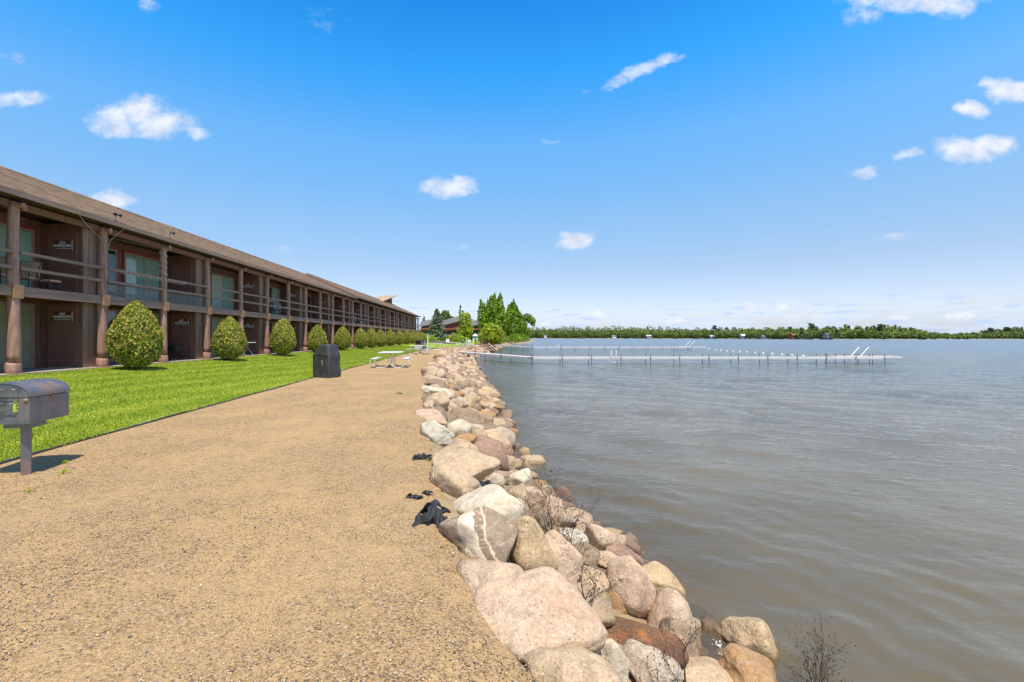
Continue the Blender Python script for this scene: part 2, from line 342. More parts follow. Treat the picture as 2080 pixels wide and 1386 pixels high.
def make_rock(name, a, b2, dark, light, stain=None, speck=1.0, band=False, bmp=.008):
    m, t, b = new_mat(name)
    co = t.n('ShaderNodeTexCoord').outputs['Object']
    rn = t.n('ShaderNodeObjectInfo').outputs['Random']
    off = t.n('ShaderNodeCombineXYZ', {0: t.m('MULTIPLY', rn, 61.0), 1: t.m('MULTIPLY', rn, 23.0), 2: t.m('MULTIPLY', rn, 7.0)}).outputs[0]
    co = t.v('ADD', co, off)
    n = t.noise(co, 3.2, 6, .66)
    c = t.ramp(n, [(.3, a), (.68, b2)])
    f = t.noise(co, 78, 4, .8)
    f2 = t.noise(t.v('ADD', co, (5, 3, 1)), 52, 4, .8)
    c = t.mix(t.m('MULTIPLY', t.m('SUBTRACT', 1.0, t.step(f, .38, .47)), .95*speck), c, dark)
    c = t.mix(t.m('MULTIPLY', t.step(f2, .54, .63), .8*speck), c, light)
    if stain:
        sn = t.noise(t.v('ADD', co, (9, 9, 2)), 4.5, 6, .7)
        c = t.mix(t.m('MULTIPLY', t.step(sn, .52, .70), .75), c, stain)
    if band:
        raw = t.n('ShaderNodeTexCoord').outputs['Object']; sp = t.n('ShaderNodeSeparateXYZ', {0: raw}).outputs
        w = t.noise(raw, 5, 4, .6)
        q = t.m('ADD', t.m('MULTIPLY_ADD', sp[2], .35, t.m('ADD', sp[0], .02)), t.m('MULTIPLY_ADD', w, .16, -.08))
        ab = t.m('ABSOLUTE', q)
        c = t.mix(t.m('MULTIPLY', t.step(t.noise(t.v('MULTIPLY', raw, (3, 3, 14)), 2.0, 4, .6, dist=1.5), .54, .62), .6), c, (.55, .46, .36))
        c = t.mix(t.m('SUBTRACT', 1.0, t.step(ab, .055, .072)), c, (.80, .72, .60))
        c = t.mix(t.m('MULTIPLY', t.m('SUBTRACT', 1.0, t.step(t.m('ABSOLUTE', t.m('SUBTRACT', q, .13)), .004, .016)), .8), c, (.74, .66, .54))
    c = t.mix(1.0, c, (.93, .84, .72), 'MULTIPLY')
    vein = t.noise(t.v('MULTIPLY', t.v('ADD', co, (2, 8, 5)), (1.5, 6, 2)), 2.2, 6, .75, dist=1.2)
    c = t.mix(t.m('MULTIPLY', t.step(vein, .60, .70), .5), c, (.40, .22, .12))
    c = t.mix(t.m('MULTIPLY', t.m('SUBTRACT', 1.0, t.step(vein, .30, .40)), .35), c, (.66, .60, .52))
    mot = t.noise(t.v('ADD', co, (3, 1, 4)), 14, 5, .75)
    c = t.mix(.55, c, t.ramp(mot, [(.32, (.50, .46, .43)), (.5, (1, 1, 1)), (.68, (1.25, 1.23, 1.2))]), 'MULTIPLY')
    # grime in broad patches, wet band at the water
    g = t.noise(co, 1.6, 5, .7)
    c = t.mix(t.m('MULTIPLY', t.step(g, .55, .72), .38), c, (.19, .14, .10))
    z = t.n('ShaderNodeSeparateXYZ', {0: t.n('ShaderNodeNewGeometry').outputs['Position']}).outputs[2]
    wet = t.m('SUBTRACT', 1.0, t.step(t.m('ADD', z, t.m('MULTIPLY', n, .08)), -.90, -.82))
    c = t.mix(t.m('MULTIPLY', wet, .75), c, t.mix(1.0, c, (.42, .34, .24), 'MULTIPLY'))
    setc(t, b, 'Base Color', c)
    setc(t, b, 'Roughness', t.m('MULTIPLY_ADD', wet, -.45, .82))
    b.inputs['Specular IOR Level'].default_value = .3
    cr = t.n('ShaderNodeTexVoronoi', {'Vector': t.v('ADD', co, t.v('MULTIPLY', t.noise(co, 3, 3, .6, out='Color'), (.5, .5, .5))), 'Scale': 2.2}, feature='DISTANCE_TO_EDGE').outputs['Distance']
    h = t.m('ADD', t.m('MULTIPLY', n, 1.6), t.m('ADD', t.m('MULTIPLY', f, .22), t.m('MULTIPLY', t.m('MULTIPLY', t.step(cr, 0.0, .03), .35), t.step(g, .5, .62))))
    bump(t, b, h, bmp*2.2)
    return m
K = {
 'pink': make_rock('pink_granite', (.46, .36, .28), (.62, .51, .41), (.24, .17, .14), (.74, .64, .54), stain=(.50, .34, .23), speck=.8),
 'tan': make_rock('tan_granite', (.40, .315, .225), (.60, .49, .365), (.20, .14, .10), (.68, .58, .44), speck=.8),
 'yellow': make_rock('yellow_granite', (.42, .32, .20), (.56, .46, .32), (.24, .17, .10), (.70, .62, .48), stain=(.40, .26, .12)),
 'cream': make_rock('cream_stone', (.54, .49, .41), (.70, .66, .57), (.36, .30, .23), (.72, .68, .58), speck=.35),
 'grey': make_rock('speckled_grey_granite', (.42, .36, .30), (.56, .49, .42), (.14, .12, .11), (.72, .67, .60), speck=1.0),
 'white': make_rock('grey_white_stone', (.46, .46, .42), (.64, .63, .57), (.28, .28, .24), (.74, .74, .70), stain=(.42, .36, .26), speck=.4),
 'rust': make_rock('rusty_stone', (.09, .05, .035), (.25, .135, .07), (.055, .035, .025), (.42, .27, .14), stain=(.42, .18, .05), speck=.8),
 'red': make_rock('red_brown_granite', (.22, .15, .12), (.40, .28, .22), (.08, .055, .05), (.50, .38, .32), speck=.9),
 'brown': make_rock('grey_brown_stone', (.21, .16, .12), (.38, .30, .22), (.11, .085, .065), (.50, .42, .33), speck=.7),
 'gneiss': make_rock('banded_gneiss', (.24, .19, .15), (.36, .30, .24), (.14, .11, .09), (.50, .44, .36), speck=.4, band=True),
 'orange': make_rock('orange_stone', (.34, .21, .11), (.48, .32, .18), (.22, .13, .07), (.62, .48, .32), speck=.5),
}

def make_water():
    m, t, b = new_mat('lake_water')
    mo = m.node_tree.nodes['Material Output']
    ge = t.n('ShaderNodeNewGeometry'); P = ge.outputs['Position']
    rc = t.n('ShaderNodeVectorRotate', {'Vector': P, 'Angle': R(38)}, rotation_type='Z_AXIS').outputs[0]
    a1 = t.noise(t.v('MULTIPLY', rc, (1.9, .55, 1)), 1.0, 4, .55, dist=.4)
    rc2 = t.n('ShaderNodeVectorRotate', {'Vector': P, 'Angle': R(12)}, rotation_type='Z_AXIS').outputs[0]
    a2 = t.noise(t.v('MULTIPLY', rc2, (2.2, 4.5, 1)), 1.0, 4, .6)
    far = t.noise(t.v('MULTIPLY', P, (.25, .6, 1)), 1.0, 4, .6)
    dist = t.v('LENGTH', P)
    cl = t.m('MULTIPLY_ADD', t.step(dist, 3.0, 16.0), .7, .3)
    h = t.m('MULTIPLY', cl, t.m('ADD', t.m('MULTIPLY', a1, .070), t.m('MULTIPLY', a2, .055)))
    h = t.m('ADD', h, t.m('MULTIPLY', t.m('MULTIPLY', far, t.step(dist, 20.0, 120.0)), .28))
    bp = t.n('ShaderNodeBump', {'Height': h, 'Distance': 1.0, 'Strength': 1.0}).outputs[0]
    dep = t.n('ShaderNodeAttribute', attribute_name='depth').outputs['Fac']
    nb = t.noise(P, .25, 4, .6)
    body = t.mix(t.step(nb, .35, .65), (.135, .112, .070), (.168, .142, .094))
    body = t.mix(t.step(dist, 12.0, 55.0), body, (.115, .130, .125))
    df = t.n('ShaderNodeBsdfDiffuse', {'Color': body})
    tr = t.n('ShaderNodeBsdfTransparent', {'Color': (.86, .78, .60, 1)})
    op = t.m('SUBTRACT', 1.0, t.m('POWER', 2.718, t.m('MULTIPLY', dep, -2.6)))
    bodym = t.n('ShaderNodeMixShader', {0: t.m('MULTIPLY_ADD', op, .60, .40)})
    t.L.new(tr.outputs[0], bodym.inputs[1]); t.L.new(df.outputs[0], bodym.inputs[2])
    gl = t.n('ShaderNodeBsdfGlossy', {'Roughness': t.m('MULTIPLY_ADD', t.step(dist, 8.0, 160.0), .18, .05), 'Color': (.90, .90, .90, 1), 'Normal': bp})
    fr = t.n('ShaderNodeFresnel', {'IOR': 1.33, 'Normal': bp}).outputs[0]
    mx = t.n('ShaderNodeMixShader', {0: t.m('MULTIPLY', fr, .92)})
    t.L.new(bodym.outputs[0], mx.inputs[1]); t.L.new(gl.outputs[0], mx.inputs[2]); t.L.new(mx.outputs[0], mo.inputs[0])
    return m
M['water'] = make_water()

# ------------------------------------------------------------------ mesh helpers
class MB:
    def __init__(s): s.v = []; s.f = []; s.m = []
    def add(s, vs, fs, mi=0):
        o = len(s.v); s.v.extend([tuple(v) for v in vs])
        for f in fs: s.f.append(tuple(i+o for i in f)); s.m.append(mi)
        return s
    def box(s, x0, x1, y0, y1, z0, z1, mi=0):
        if x0 > x1: x0, x1 = x1, x0
        if y0 > y1: y0, y1 = y1, y0
        if z0 > z1: z0, z1 = z1, z0
        v = [(x0, y0, z0), (x1, y0, z0), (x1, y1, z0), (x0, y1, z0), (x0, y0, z1), (x1, y0, z1), (x1, y1, z1), (x0, y1, z1)]
        return s.add(v, [(0, 3, 2, 1), (4, 5, 6, 7), (0, 1, 5, 4), (1, 2, 6, 5), (2, 3, 7, 6), (3, 0, 4, 7)], mi)
    def tube(s, pts, r, n=8, mi=0, cap=True, closed=False):
        pts = [Vector(p) for p in pts]; N = len(pts)
        rs = r if hasattr(r, '__len__') else [r]*N
        base = len(s.v); up = None
        for i, p in enumerate(pts):
            d = (pts[min(i+1, N-1)] - pts[max(i-1, 0)])
            if closed: d = pts[(i+1) % N] - pts[i-1]
            if d.length < 1e-9: d = Vector((0, 0, 1))
            d.normalize()
            if up is None: up = Vector((0, 0, 1)) if abs(d.z) < .9 else Vector((1, 0, 0))
            a = d.cross(up)
            if a.length < 1e-4: a = d.cross(Vector((0, 1, 0)))
            a.normalize(); b = a.cross(d).normalized(); up = b
            for k in range(n):
                an = 2*math.pi*k/n
                s.v.append(tuple(p + (a*math.cos(an) + b*math.sin(an))*rs[i]))
        for i in range(N if closed else N-1):
            j = (i+1) % N
            for k in range(n):
                k2 = (k+1) % n
                s.f.append((base+i*n+k, base+i*n+k2, base+j*n+k2, base+j*n+k)); s.m.append(mi)
        if cap and not closed:
            s.f.append(tuple(base+k for k in reversed(range(n)))); s.m.append(mi)
            s.f.append(tuple(base+(N-1)*n+k for k in range(n))); s.m.append(mi)
        return s
    def prism(s, poly, axis, a, b, mi=0):
        """extrude 2D poly along axis ('x','y','z') from a to b"""
        def P(q, w):
            return {'x': (w, q[0], q[1]), 'y': (q[0], w, q[1]), 'z': (q[0], q[1], w)}[axis]
        n = len(poly); vs = [P(q, a) for q in poly] + [P(q, b) for q in poly]
        fs = [tuple(range(n)), tuple(reversed(range(n, 2*n)))] + [(i, i+n, (i+1) % n + n, (i+1) % n) for i in range(n)]
        return s.add(vs, fs, mi)
    def xf(s, mat):
        s.v = [tuple(mat @ Vector(v)) for v in s.v]; return s
    def mesh(s, name, mats, smooth=False):
        me = bpy.data.meshes.new(name); me.from_pydata(s.v, [], s.f)
        for m in (mats if isinstance(mats, (list, tuple)) else [mats]): me.materials.append(m)
        if any(s.m): me.polygons.foreach_set('material_index', s.m)
        if smooth: me.polygons.foreach_set('use_smooth', [True]*len(s.f))
        bm = bmesh.new(); bm.from_mesh(me); bmesh.ops.recalc_face_normals(bm, faces=bm.faces); bm.to_mesh(me); bm.free()
        return me
def np_mesh(name, V, Fc, mat, smooth=False):
    V = np.ascontiguousarray(V, dtype=np.float32); Fc = np.ascontiguousarray(Fc, dtype=np.int32)
    me = bpy.data.meshes.new(name); k = Fc.shape[1]
    me.vertices.add(len(V)); me.vertices.foreach_set('co', V.ravel())
    me.loops.add(Fc.size); me.loops.foreach_set('vertex_index', Fc.ravel())
    me.polygons.add(len(Fc)); me.polygons.foreach_set('loop_start', np.arange(0, Fc.size, k, dtype=np.int32))
    me.polygons.foreach_set('loop_total', np.full(len(Fc), k, dtype=np.int32))
    me.materials.append(mat)
    if smooth: me.polygons.foreach_set('use_smooth', np.ones(len(Fc), dtype=bool))
    me.update(calc_edges=True); me.validate()
    return me
def inst(name, me, parent=None, loc=(0, 0, 0), rz=0, label=None):
    o = bpy.data.objects.new(name, me); C.objects.link(o); o.parent = parent; o.location = loc; o.rotation_euler = (0, 0, rz)
    if label: o['label'] = label
    return o
def tag(o, label=None, cat=None, group=None, kind=None):
    if label: o['label'] = label
    if cat: o['category'] = cat
    if group: o['group'] = group
    if kind: o['kind'] = kind
    return o
def thing(name, label, cat, loc=(0, 0, 0), rz=0, group=None):
    o = bpy.data.objects.new(name, None); C.objects.link(o); o.location = loc; o.rotation_euler = (0, 0, rz); o.empty_display_size = .2
    return tag(o, label, cat, group)
def copy_tree(o, parent=None):
    c = o.copy(); C.objects.link(c); c.parent = parent
    for ch in list(o.children): copy_tree(ch, c)
    return c
def bevel(o, w=.01, seg=2):
    md = o.modifiers.new('bevel', 'BEVEL'); md.width = w; md.segments = seg; md.limit_method = 'ANGLE'; return o

# ------------------------------------------------------------------ terrain functions
tabE = [(-20, 1.2), (0, .6), (1.98, .22), (2.3, 0), (3, -.16), (3.4, -.30), (4.7, -.53), (6.2, -.77), (8.7, -1.25), (12.7, -1.80), (20, -2.3), (30, -3.0), (38, -3.7), (46, -4.1), (56, -3.5), (66, -2.4), (75, -1.2), (95, 1.0), (119, 3.2), (168, 9), (206, 16), (300, 31)]
tabW = [(-20, 3.2), (0, 2.1), (2, 1.85), (3.57, 1.70), (4.9, 1.72), (6.05, 1.41), (7.7, .82), (9.7, .60), (14.7, .42), (24, -.26), (38.4, -1.1), (52.6, -1.6), (68.6, 0), (98, 3.0), (119, 4.9), (168, 11.8), (206, 19), (300, 34)]
tabL = [(-20, -5.4), (5.4, -5.73), (6.9, -5.86), (16.5, -6.34), (43, -7.3), (55, -7.4), (66, -6.2), (80, -4.0), (92, -2.2), (110, 0)]
def tab(t, Y): return np.interp(Y, [a for a, b in t], [b for a, b in t])
LAKE = -.95
def bank_z(X, Y):
    e, w = tab(tabE, Y), tab(tabW, Y)
    if X <= e: return 0.0
    if X <= w: return LAKE*((X-e)/(w-e))
    return max(-3.0, LAKE - .38*(X-w))
def lawn_z(X, Y):
    l = tab(tabL, Y)
    return .03 + .44*min(1, max(0, (l-X)/(l+12.9)))

def grid_mesh(name, rows, mat, smooth=True):
    nr, nc = rows.shape[:2]
    V = rows.reshape(-1, 3); i = np.arange(nr-1)[:, None]*nc + np.arange(nc-1)[None, :]
    Fc = np.stack([i, i+1, i+nc+1, i+nc], -1).reshape(-1, 4)
    return np_mesh(name, V, Fc, mat, smooth)
def ystep(a, b, n):  # denser near the camera
    t = np.linspace(0, 1, n); return a + (b-a)*(.12*t + .88*t**2.6)

# gravel beach
Ys = np.concatenate([np.linspace(-18, 0, 8)[:-1], ystep(0, 300, 150)])
rows = []
for Y in Ys:
    l, e = tab(tabL, Y) if Y < 110 else tab(tabE, Y)-3, tab(tabE, Y)
    ts = np.linspace(0, 1, 40)
    r = [(l-.05 + (e+.12-l)*t, Y, .018*mnoise.noise((l+(e-l)*t)*.5*Vector((1, 0, 0)) + Vector((0, Y*.4, 0))) * min(1, (1-t)*8) - (.0 if t < .99 else .05)) for t in ts]
    rows.append(r)
tag(inst('gravel_beach', grid_mesh('gravel_beach', np.array(rows), M['gravel'])), kind='structure')
# bank + lake bed
rows = []
for Y in Ys:
    e, w = tab(tabE, Y), tab(tabW, Y)
    xs = [e-.5, e-.05] + list(np.linspace(e+.1, w, 14)) + list(w + np.array([.15, .4, .8, 1.4, 2.2, 3.4, 5, 8, 14, 24, 40]))
    rows.append([(x, Y, (bank_z(x, Y) - .05 if x > e else -.09) + .03*mnoise.noise(Vector((x*1.7, Y*1.7, 0)))) for x in xs])
tag(inst('lake_bed', grid_mesh('lake_bed', np.array(rows), M['bed'])), kind='structure')
# lawn
rows = []
for Y in np.concatenate([np.linspace(-18, 0, 5)[:-1], ystep(0, 93, 70)]):
    l = tab(tabL, Y)
    rows.append([(l-.03 + (-12.98-l)*t, Y, .03 + .44*t + .012*mnoise.noise(Vector((t*8, Y*.5, 3)))) for t in np.linspace(0, 1, 24)])
tag(inst('lawn', grid_mesh('lawn', np.array(rows)[:, ::-1], M['lawn'])), kind='structure')
# wider ground behind and beyond the building
mb = MB()
mb.add([(-900, -40, .35), (-12.9, -40, .35), (-12.9, 93, .42), (-900, 93, .42)], [(0, 1, 2, 3)])
pts = [93, 105, 119, 140, 168, 206, 250, 300]
for a, b in zip(pts[:-1], pts[1:]):
    ea, eb = tab(tabE, a)-.4, tab(tabE, b)-.4
    xa, xb = [-900, -60, -12.9, (-12.9+ea)/2, ea], [-900, -60, -12.9, (-12.9+eb)/2, eb]
    z = [.6, .6, .45, .35, .06]
    for k in range(4):
        mb.add([(xa[k], a, z[k]), (xa[k+1], a, z[k+1]), (xb[k+1], b, z[k+1]), (xb[k], b, z[k])], [(0, 1, 2, 3)])
mb.add([(-900, 300, .6), (30.6, 300, .06), (20, 380, .06), (-900, 900, .6)], [(0, 1, 2, 3)])
tag(inst('ground', mb.mesh('ground', M['lawn'])), kind='structure')

# lawn edging strip
mb = MB()
pts = [(tab(tabL, Y), Y, .01 + .006*math.sin(Y*2.3)) for Y in np.linspace(-2, 90, 140)]
mb.tube(pts, .022, 6)
tag(inst('lawn_edging', mb.mesh('lawn_edging', M['edging'], True)), 'black plastic edging strip between the lawn and the gravel', 'edging')

# ------------------------------------------------------------------ pebbles and grass blades
def pebbles():
    n = 80000
    Y = 1.55 + 13*rng.random(n)**2.0
    x0 = -1.12*Y - .2; x1 = tab(tabE, Y) + .15
    X = x0 + (x1-x0)*rng.random(n); ok = X > tab(tabL, Y)+.05
    X, Y = X[ok], Y[ok]; n = len(X)
    # loose patches
    keep = np.array([mnoise.noise(Vector((x*1.2, y*1.2, 0))) + .5*mnoise.noise(Vector((x*4, y*4, 9))) for x, y in zip(X, Y)]) + rng.random(n)*.7 > .12
    for a_, b_, c_ in ROCKS: keep &= (X-a_)**2+(Y-b_)**2 > (c_*1.02)**2
    X, Y = X[keep], Y[keep]; n = len(X)
    r = (.0024 + .0030*rng.random(n)**1.6) * (1 + .05*Y); big = rng.random(n) < .012; r[big] *= 1.9
    base = np.array([(1, 0, 0), (-1, 0, 0), (0, 1, 0), (0, -1, 0), (0, 0, 1), (0, 0, -1)], float)
    fc = np.array([(0, 2, 4), (2, 1, 4), (1, 3, 4), (3, 0, 4), (2, 0, 5), (1, 2, 5), (3, 1, 5), (0, 3, 5)])
    an = rng.random(n)*6.28; jit = 1 + .5*(rng.random((n, 6, 3))-.5)
    v = base[None]*jit; v[..., 0] *= 1.25; v[..., 2] *= .62
    x = v[..., 0]*np.cos(an)[:, None] - v[..., 1]*np.sin(an)[:, None]; y = v[..., 0]*np.sin(an)[:, None] + v[..., 1]*np.cos(an)[:, None]
    V = np.stack([x*r[:, None]+X[:, None], y*r[:, None]+Y[:, None], v[..., 2]*r[:, None] + (r*.30)[:, None]+.002], -1)
    Fc = (np.arange(n)*6)[:, None, None] + fc[None]
    return np_mesh('gravel', V.reshape(-1, 3), Fc.reshape(-1, 3), M['pebble'])

def blades():
    n = 330000
    Y = 3.5 + 60*rng.random(n)**2.6
    l = tab(tabL, Y); X = l + .035 + .03*np.sin(Y*3.1)*np.sin(Y*1.3) + (-12.95-l)*rng.random(n)
    ok = (X > -1.12*Y - 1); X, Y, l = X[ok], Y[ok], l[ok]; n = len(X)
    z = .03 + .44*np.clip((l-X)/(l+12.95), 0, 1)
    h = (.012 + .014*rng.random(n)) * (1 + .012*Y); w = (.0035 + .0025*rng.random(n))*(1 + .10*Y)
    an = rng.random(n)*6.28; dx, dy = np.cos(an)*w, np.sin(an)*w
    lx, ly = (rng.random(n)-.5)*h*1.3, (rng.random(n)-.5)*h*1.3
    V = np.stack([np.stack([X-dx, Y-dy, z-.004], -1), np.stack([X+dx, Y+dy, z-.004], -1), np.stack([X+lx, Y+ly, z+h], -1)], 1)
    return np_mesh('grass', V.reshape(-1, 3), np.arange(n*3).reshape(-1, 3), M['blade'])
tag(inst('grass', blades()), 'short bright green mown grass blades covering the lawn', 'grass', kind='stuff')

# ------------------------------------------------------------------ water
def water():
    NR, NC = 430, 520
    t = np.linspace(0, 1, NR); Y = 1.0*(140/1.0)**t
    s = np.linspace(0, 1, NC)
    e, w = tab(tabE, Y), tab(tabW, Y)
    x0 = w - .35*(w-e) - .1; x1 = 1.45*Y + 8
    X = x0[:, None] + (x1-x0)[:, None]*s[None]; YY = np.repeat(Y[:, None], NC, 1)
    Z = np.zeros_like(X)
    waves = []
    wr = random.Random(3)
    for k in range(26):
        lam = 10**wr.uniform(-.62, .42); th = R(218 + wr.gauss(0, 24))
        amp = .0058*lam**.9*wr.uniform(.5, 1.3)
        waves.append((2*math.pi/lam*math.cos(th), 2*math.pi/lam*math.sin(th), wr.uniform(0, 6.28), amp, lam))
    res = .006*YY + .01
    gust = .75 + .5*np.sin(X*.35+YY*.21)*np.sin(YY*.3-X*.12+1)
    for kx, ky, ph, amp, lam in waves:
        fade = np.clip(lam/(res*7)-.6, 0, 1)
        q = np.sin(kx*X + ky*YY + ph + .6*np.sin(.37*ky*X - .37*kx*YY + ph))
        Z += amp*.72*fade*(q + .25*(q*q))*gust
    edge = np.clip((1-s)*12, 0, 1)[None] * np.clip((140-YY)/30, 0, 1) * np.clip((X-w[:, None])/.5+.15, .15, 1)
    Z = LAKE + Z*edge*1.25
    dep = np.clip((X-w[:, None])*.38, 0, 3)
    V = np.stack([X, YY, Z], -1).reshape(-1, 3)
    i = np.arange(NR-1)[:, None]*NC + np.arange(NC-1)[None]
    Fq = np.stack([i, i+1, i+NC+1, i+NC], -1).reshape(-1, 4)
    nv = len(V)
    xs = float(x1[0]); xe = float(x1[-1]); w0 = float(x0[0]); we = float(x0[-1])
    ex = np.array([(xs, 1, LAKE), (3500, 1, LAKE), (3500, 140, LAKE), (xe, 140, LAKE),
                   (we, 140, LAKE), (xe, 140, LAKE), (3500, 140, LAKE), (3500, 3000, LAKE), (-1500, 3000, LAKE), (-1500, 400, LAKE), (28, 400, LAKE), (28, 300, LAKE),
                   (w0, 1, LAKE), (1.6, -18, LAKE), (3500, -18, LAKE), (3500, 1, LAKE)], float)
    ex = np.array([(xs, 1), (3500, 1), (3500, 140), (xe, 140),
                   (we, 140), (3500, 140), (3500, 420), (we, 420),
                   (-1500, 420), (3500, 420), (3500, 3000), (-1500, 3000),
                   (1.4, -18), (3500, -18), (3500, 1), (w0, 1)], float)
    ex = np.concatenate([ex, np.full((16, 1), LAKE)], 1)
    V = np.concatenate([V, ex]); Fq = np.concatenate([Fq, np.arange(nv, nv+16).reshape(4, 4)])
    me = np_mesh('lake_water', V, Fq, M['water'], True)
    at = me.attributes.new('depth', 'FLOAT', 'POINT')
    at.data.foreach_set('value', np.concatenate([dep.ravel(), np.full(16, 3.0)]).astype(np.float32))
    return me
tag(inst('water', water()), kind='structure')

# ------------------------------------------------------------------ rocks
_ico = {}
def ico(sub):
    if sub not in _ico:
        bm = bmesh.new(); bmesh.ops.create_icosphere(bm, subdivisions=sub, radius=1)
        V = np.array([v.co[:] for v in bm.verts]); Fc = np.array([[v.index for v in f.verts] for f in bm.faces]); bm.free()
        _ico[sub] = (V/np.linalg.norm(V, axis=1)[:, None], Fc)
    return _ico[sub]
def rock_verts(seed, sub, p=9, lump=.13):
    p = p*1.5
    r = np.random.default_rng(seed); V, Fc = ico(sub)
    K_ = 15; i = np.arange(K_)+.5
    ph = np.arccos(1-2*i/K_); th = math.pi*(1+5**.5)*i
    D = np.stack([np.cos(th)*np.sin(ph), np.sin(th)*np.sin(ph), np.cos(ph)], 1) + .32*r.standard_normal((K_, 3))
    D /= np.linalg.norm(D, axis=1)[:, None]
    q, _ = np.linalg.qr(r.standard_normal((3, 3))); D = D @ q
    d = r.uniform(.64, 1.12, K_)
    dots = np.clip(V @ D.T, 0, None)/d[None]
    rad = (dots**p).sum(1)**(-1/p)
    if sub >= 3:
        off = Vector(r.uniform(-50, 50, 3))
        nz = np.array([mnoise.noise(Vector(v)*1.3+off)*lump + mnoise.noise(Vector(v)*4+off)*lump*.28 + (mnoise.noise(Vector(v)*11+off)*lump*.10 if sub > 4 else 0) for v in V])
        rad = rad*(1+nz)
    P = V*rad[:, None]
    mn, mx = P.min(0), P.max(0)
    return (P-(mn+mx)/2)/((mx-mn)/2), Fc
def add_rock(cx, cy, w, h, mat, label, seed, roll=0, sub=4, depth=.8, p=9, yaw=0, lift=.35, group=None, fixY=None):
    """a boulder lying on the bank; the sight line to its middle is cut with the bank to find where it stands"""
    w *= 1.06; h *= 1.06
    Y = 4.0
    tl = math.atan2(cy-VY, F)
    for _ in range(60):
        a = w*Y/F/2; b = a*depth; hh = h*Y/F/2
        c2 = (hh*hh - (b*math.sin(tl))**2)/max(.05, math.cos(tl)**2)
        c = math.sqrt(max(c2, (.42*min(a, hh))**2))
        X = (cx-VX)*Y/F; Z = 1.5-(cy-VY)*Y/F
        if fixY: Y = fixY; continue
        want = bank_z(X, Y) + lift*c
        # increase Y lowers Z
        err = Z - want
        Y = max(1.2, Y + err*.35*F/(cy-VY))
    P, Fc = rock_verts(seed, sub, p*.72)
    P = P*np.array([a, b, c])
    ry = Matrix.Rotation(R(roll), 3, 'Y') @ Matrix.Rotation(R(yaw), 3, 'Z')
    P = P @ np.array(ry).T
    me = np_mesh('rock', P, Fc, K[mat], True)
    o = inst('boulder' if w > 60 else 'rock', me, None, (X, Y, Z))
    tag(o, label, 'boulder' if w > 60 else 'rock', group)
    ROCKS.append((X, Y, max(a, b)))
    return o
ROCKS = []
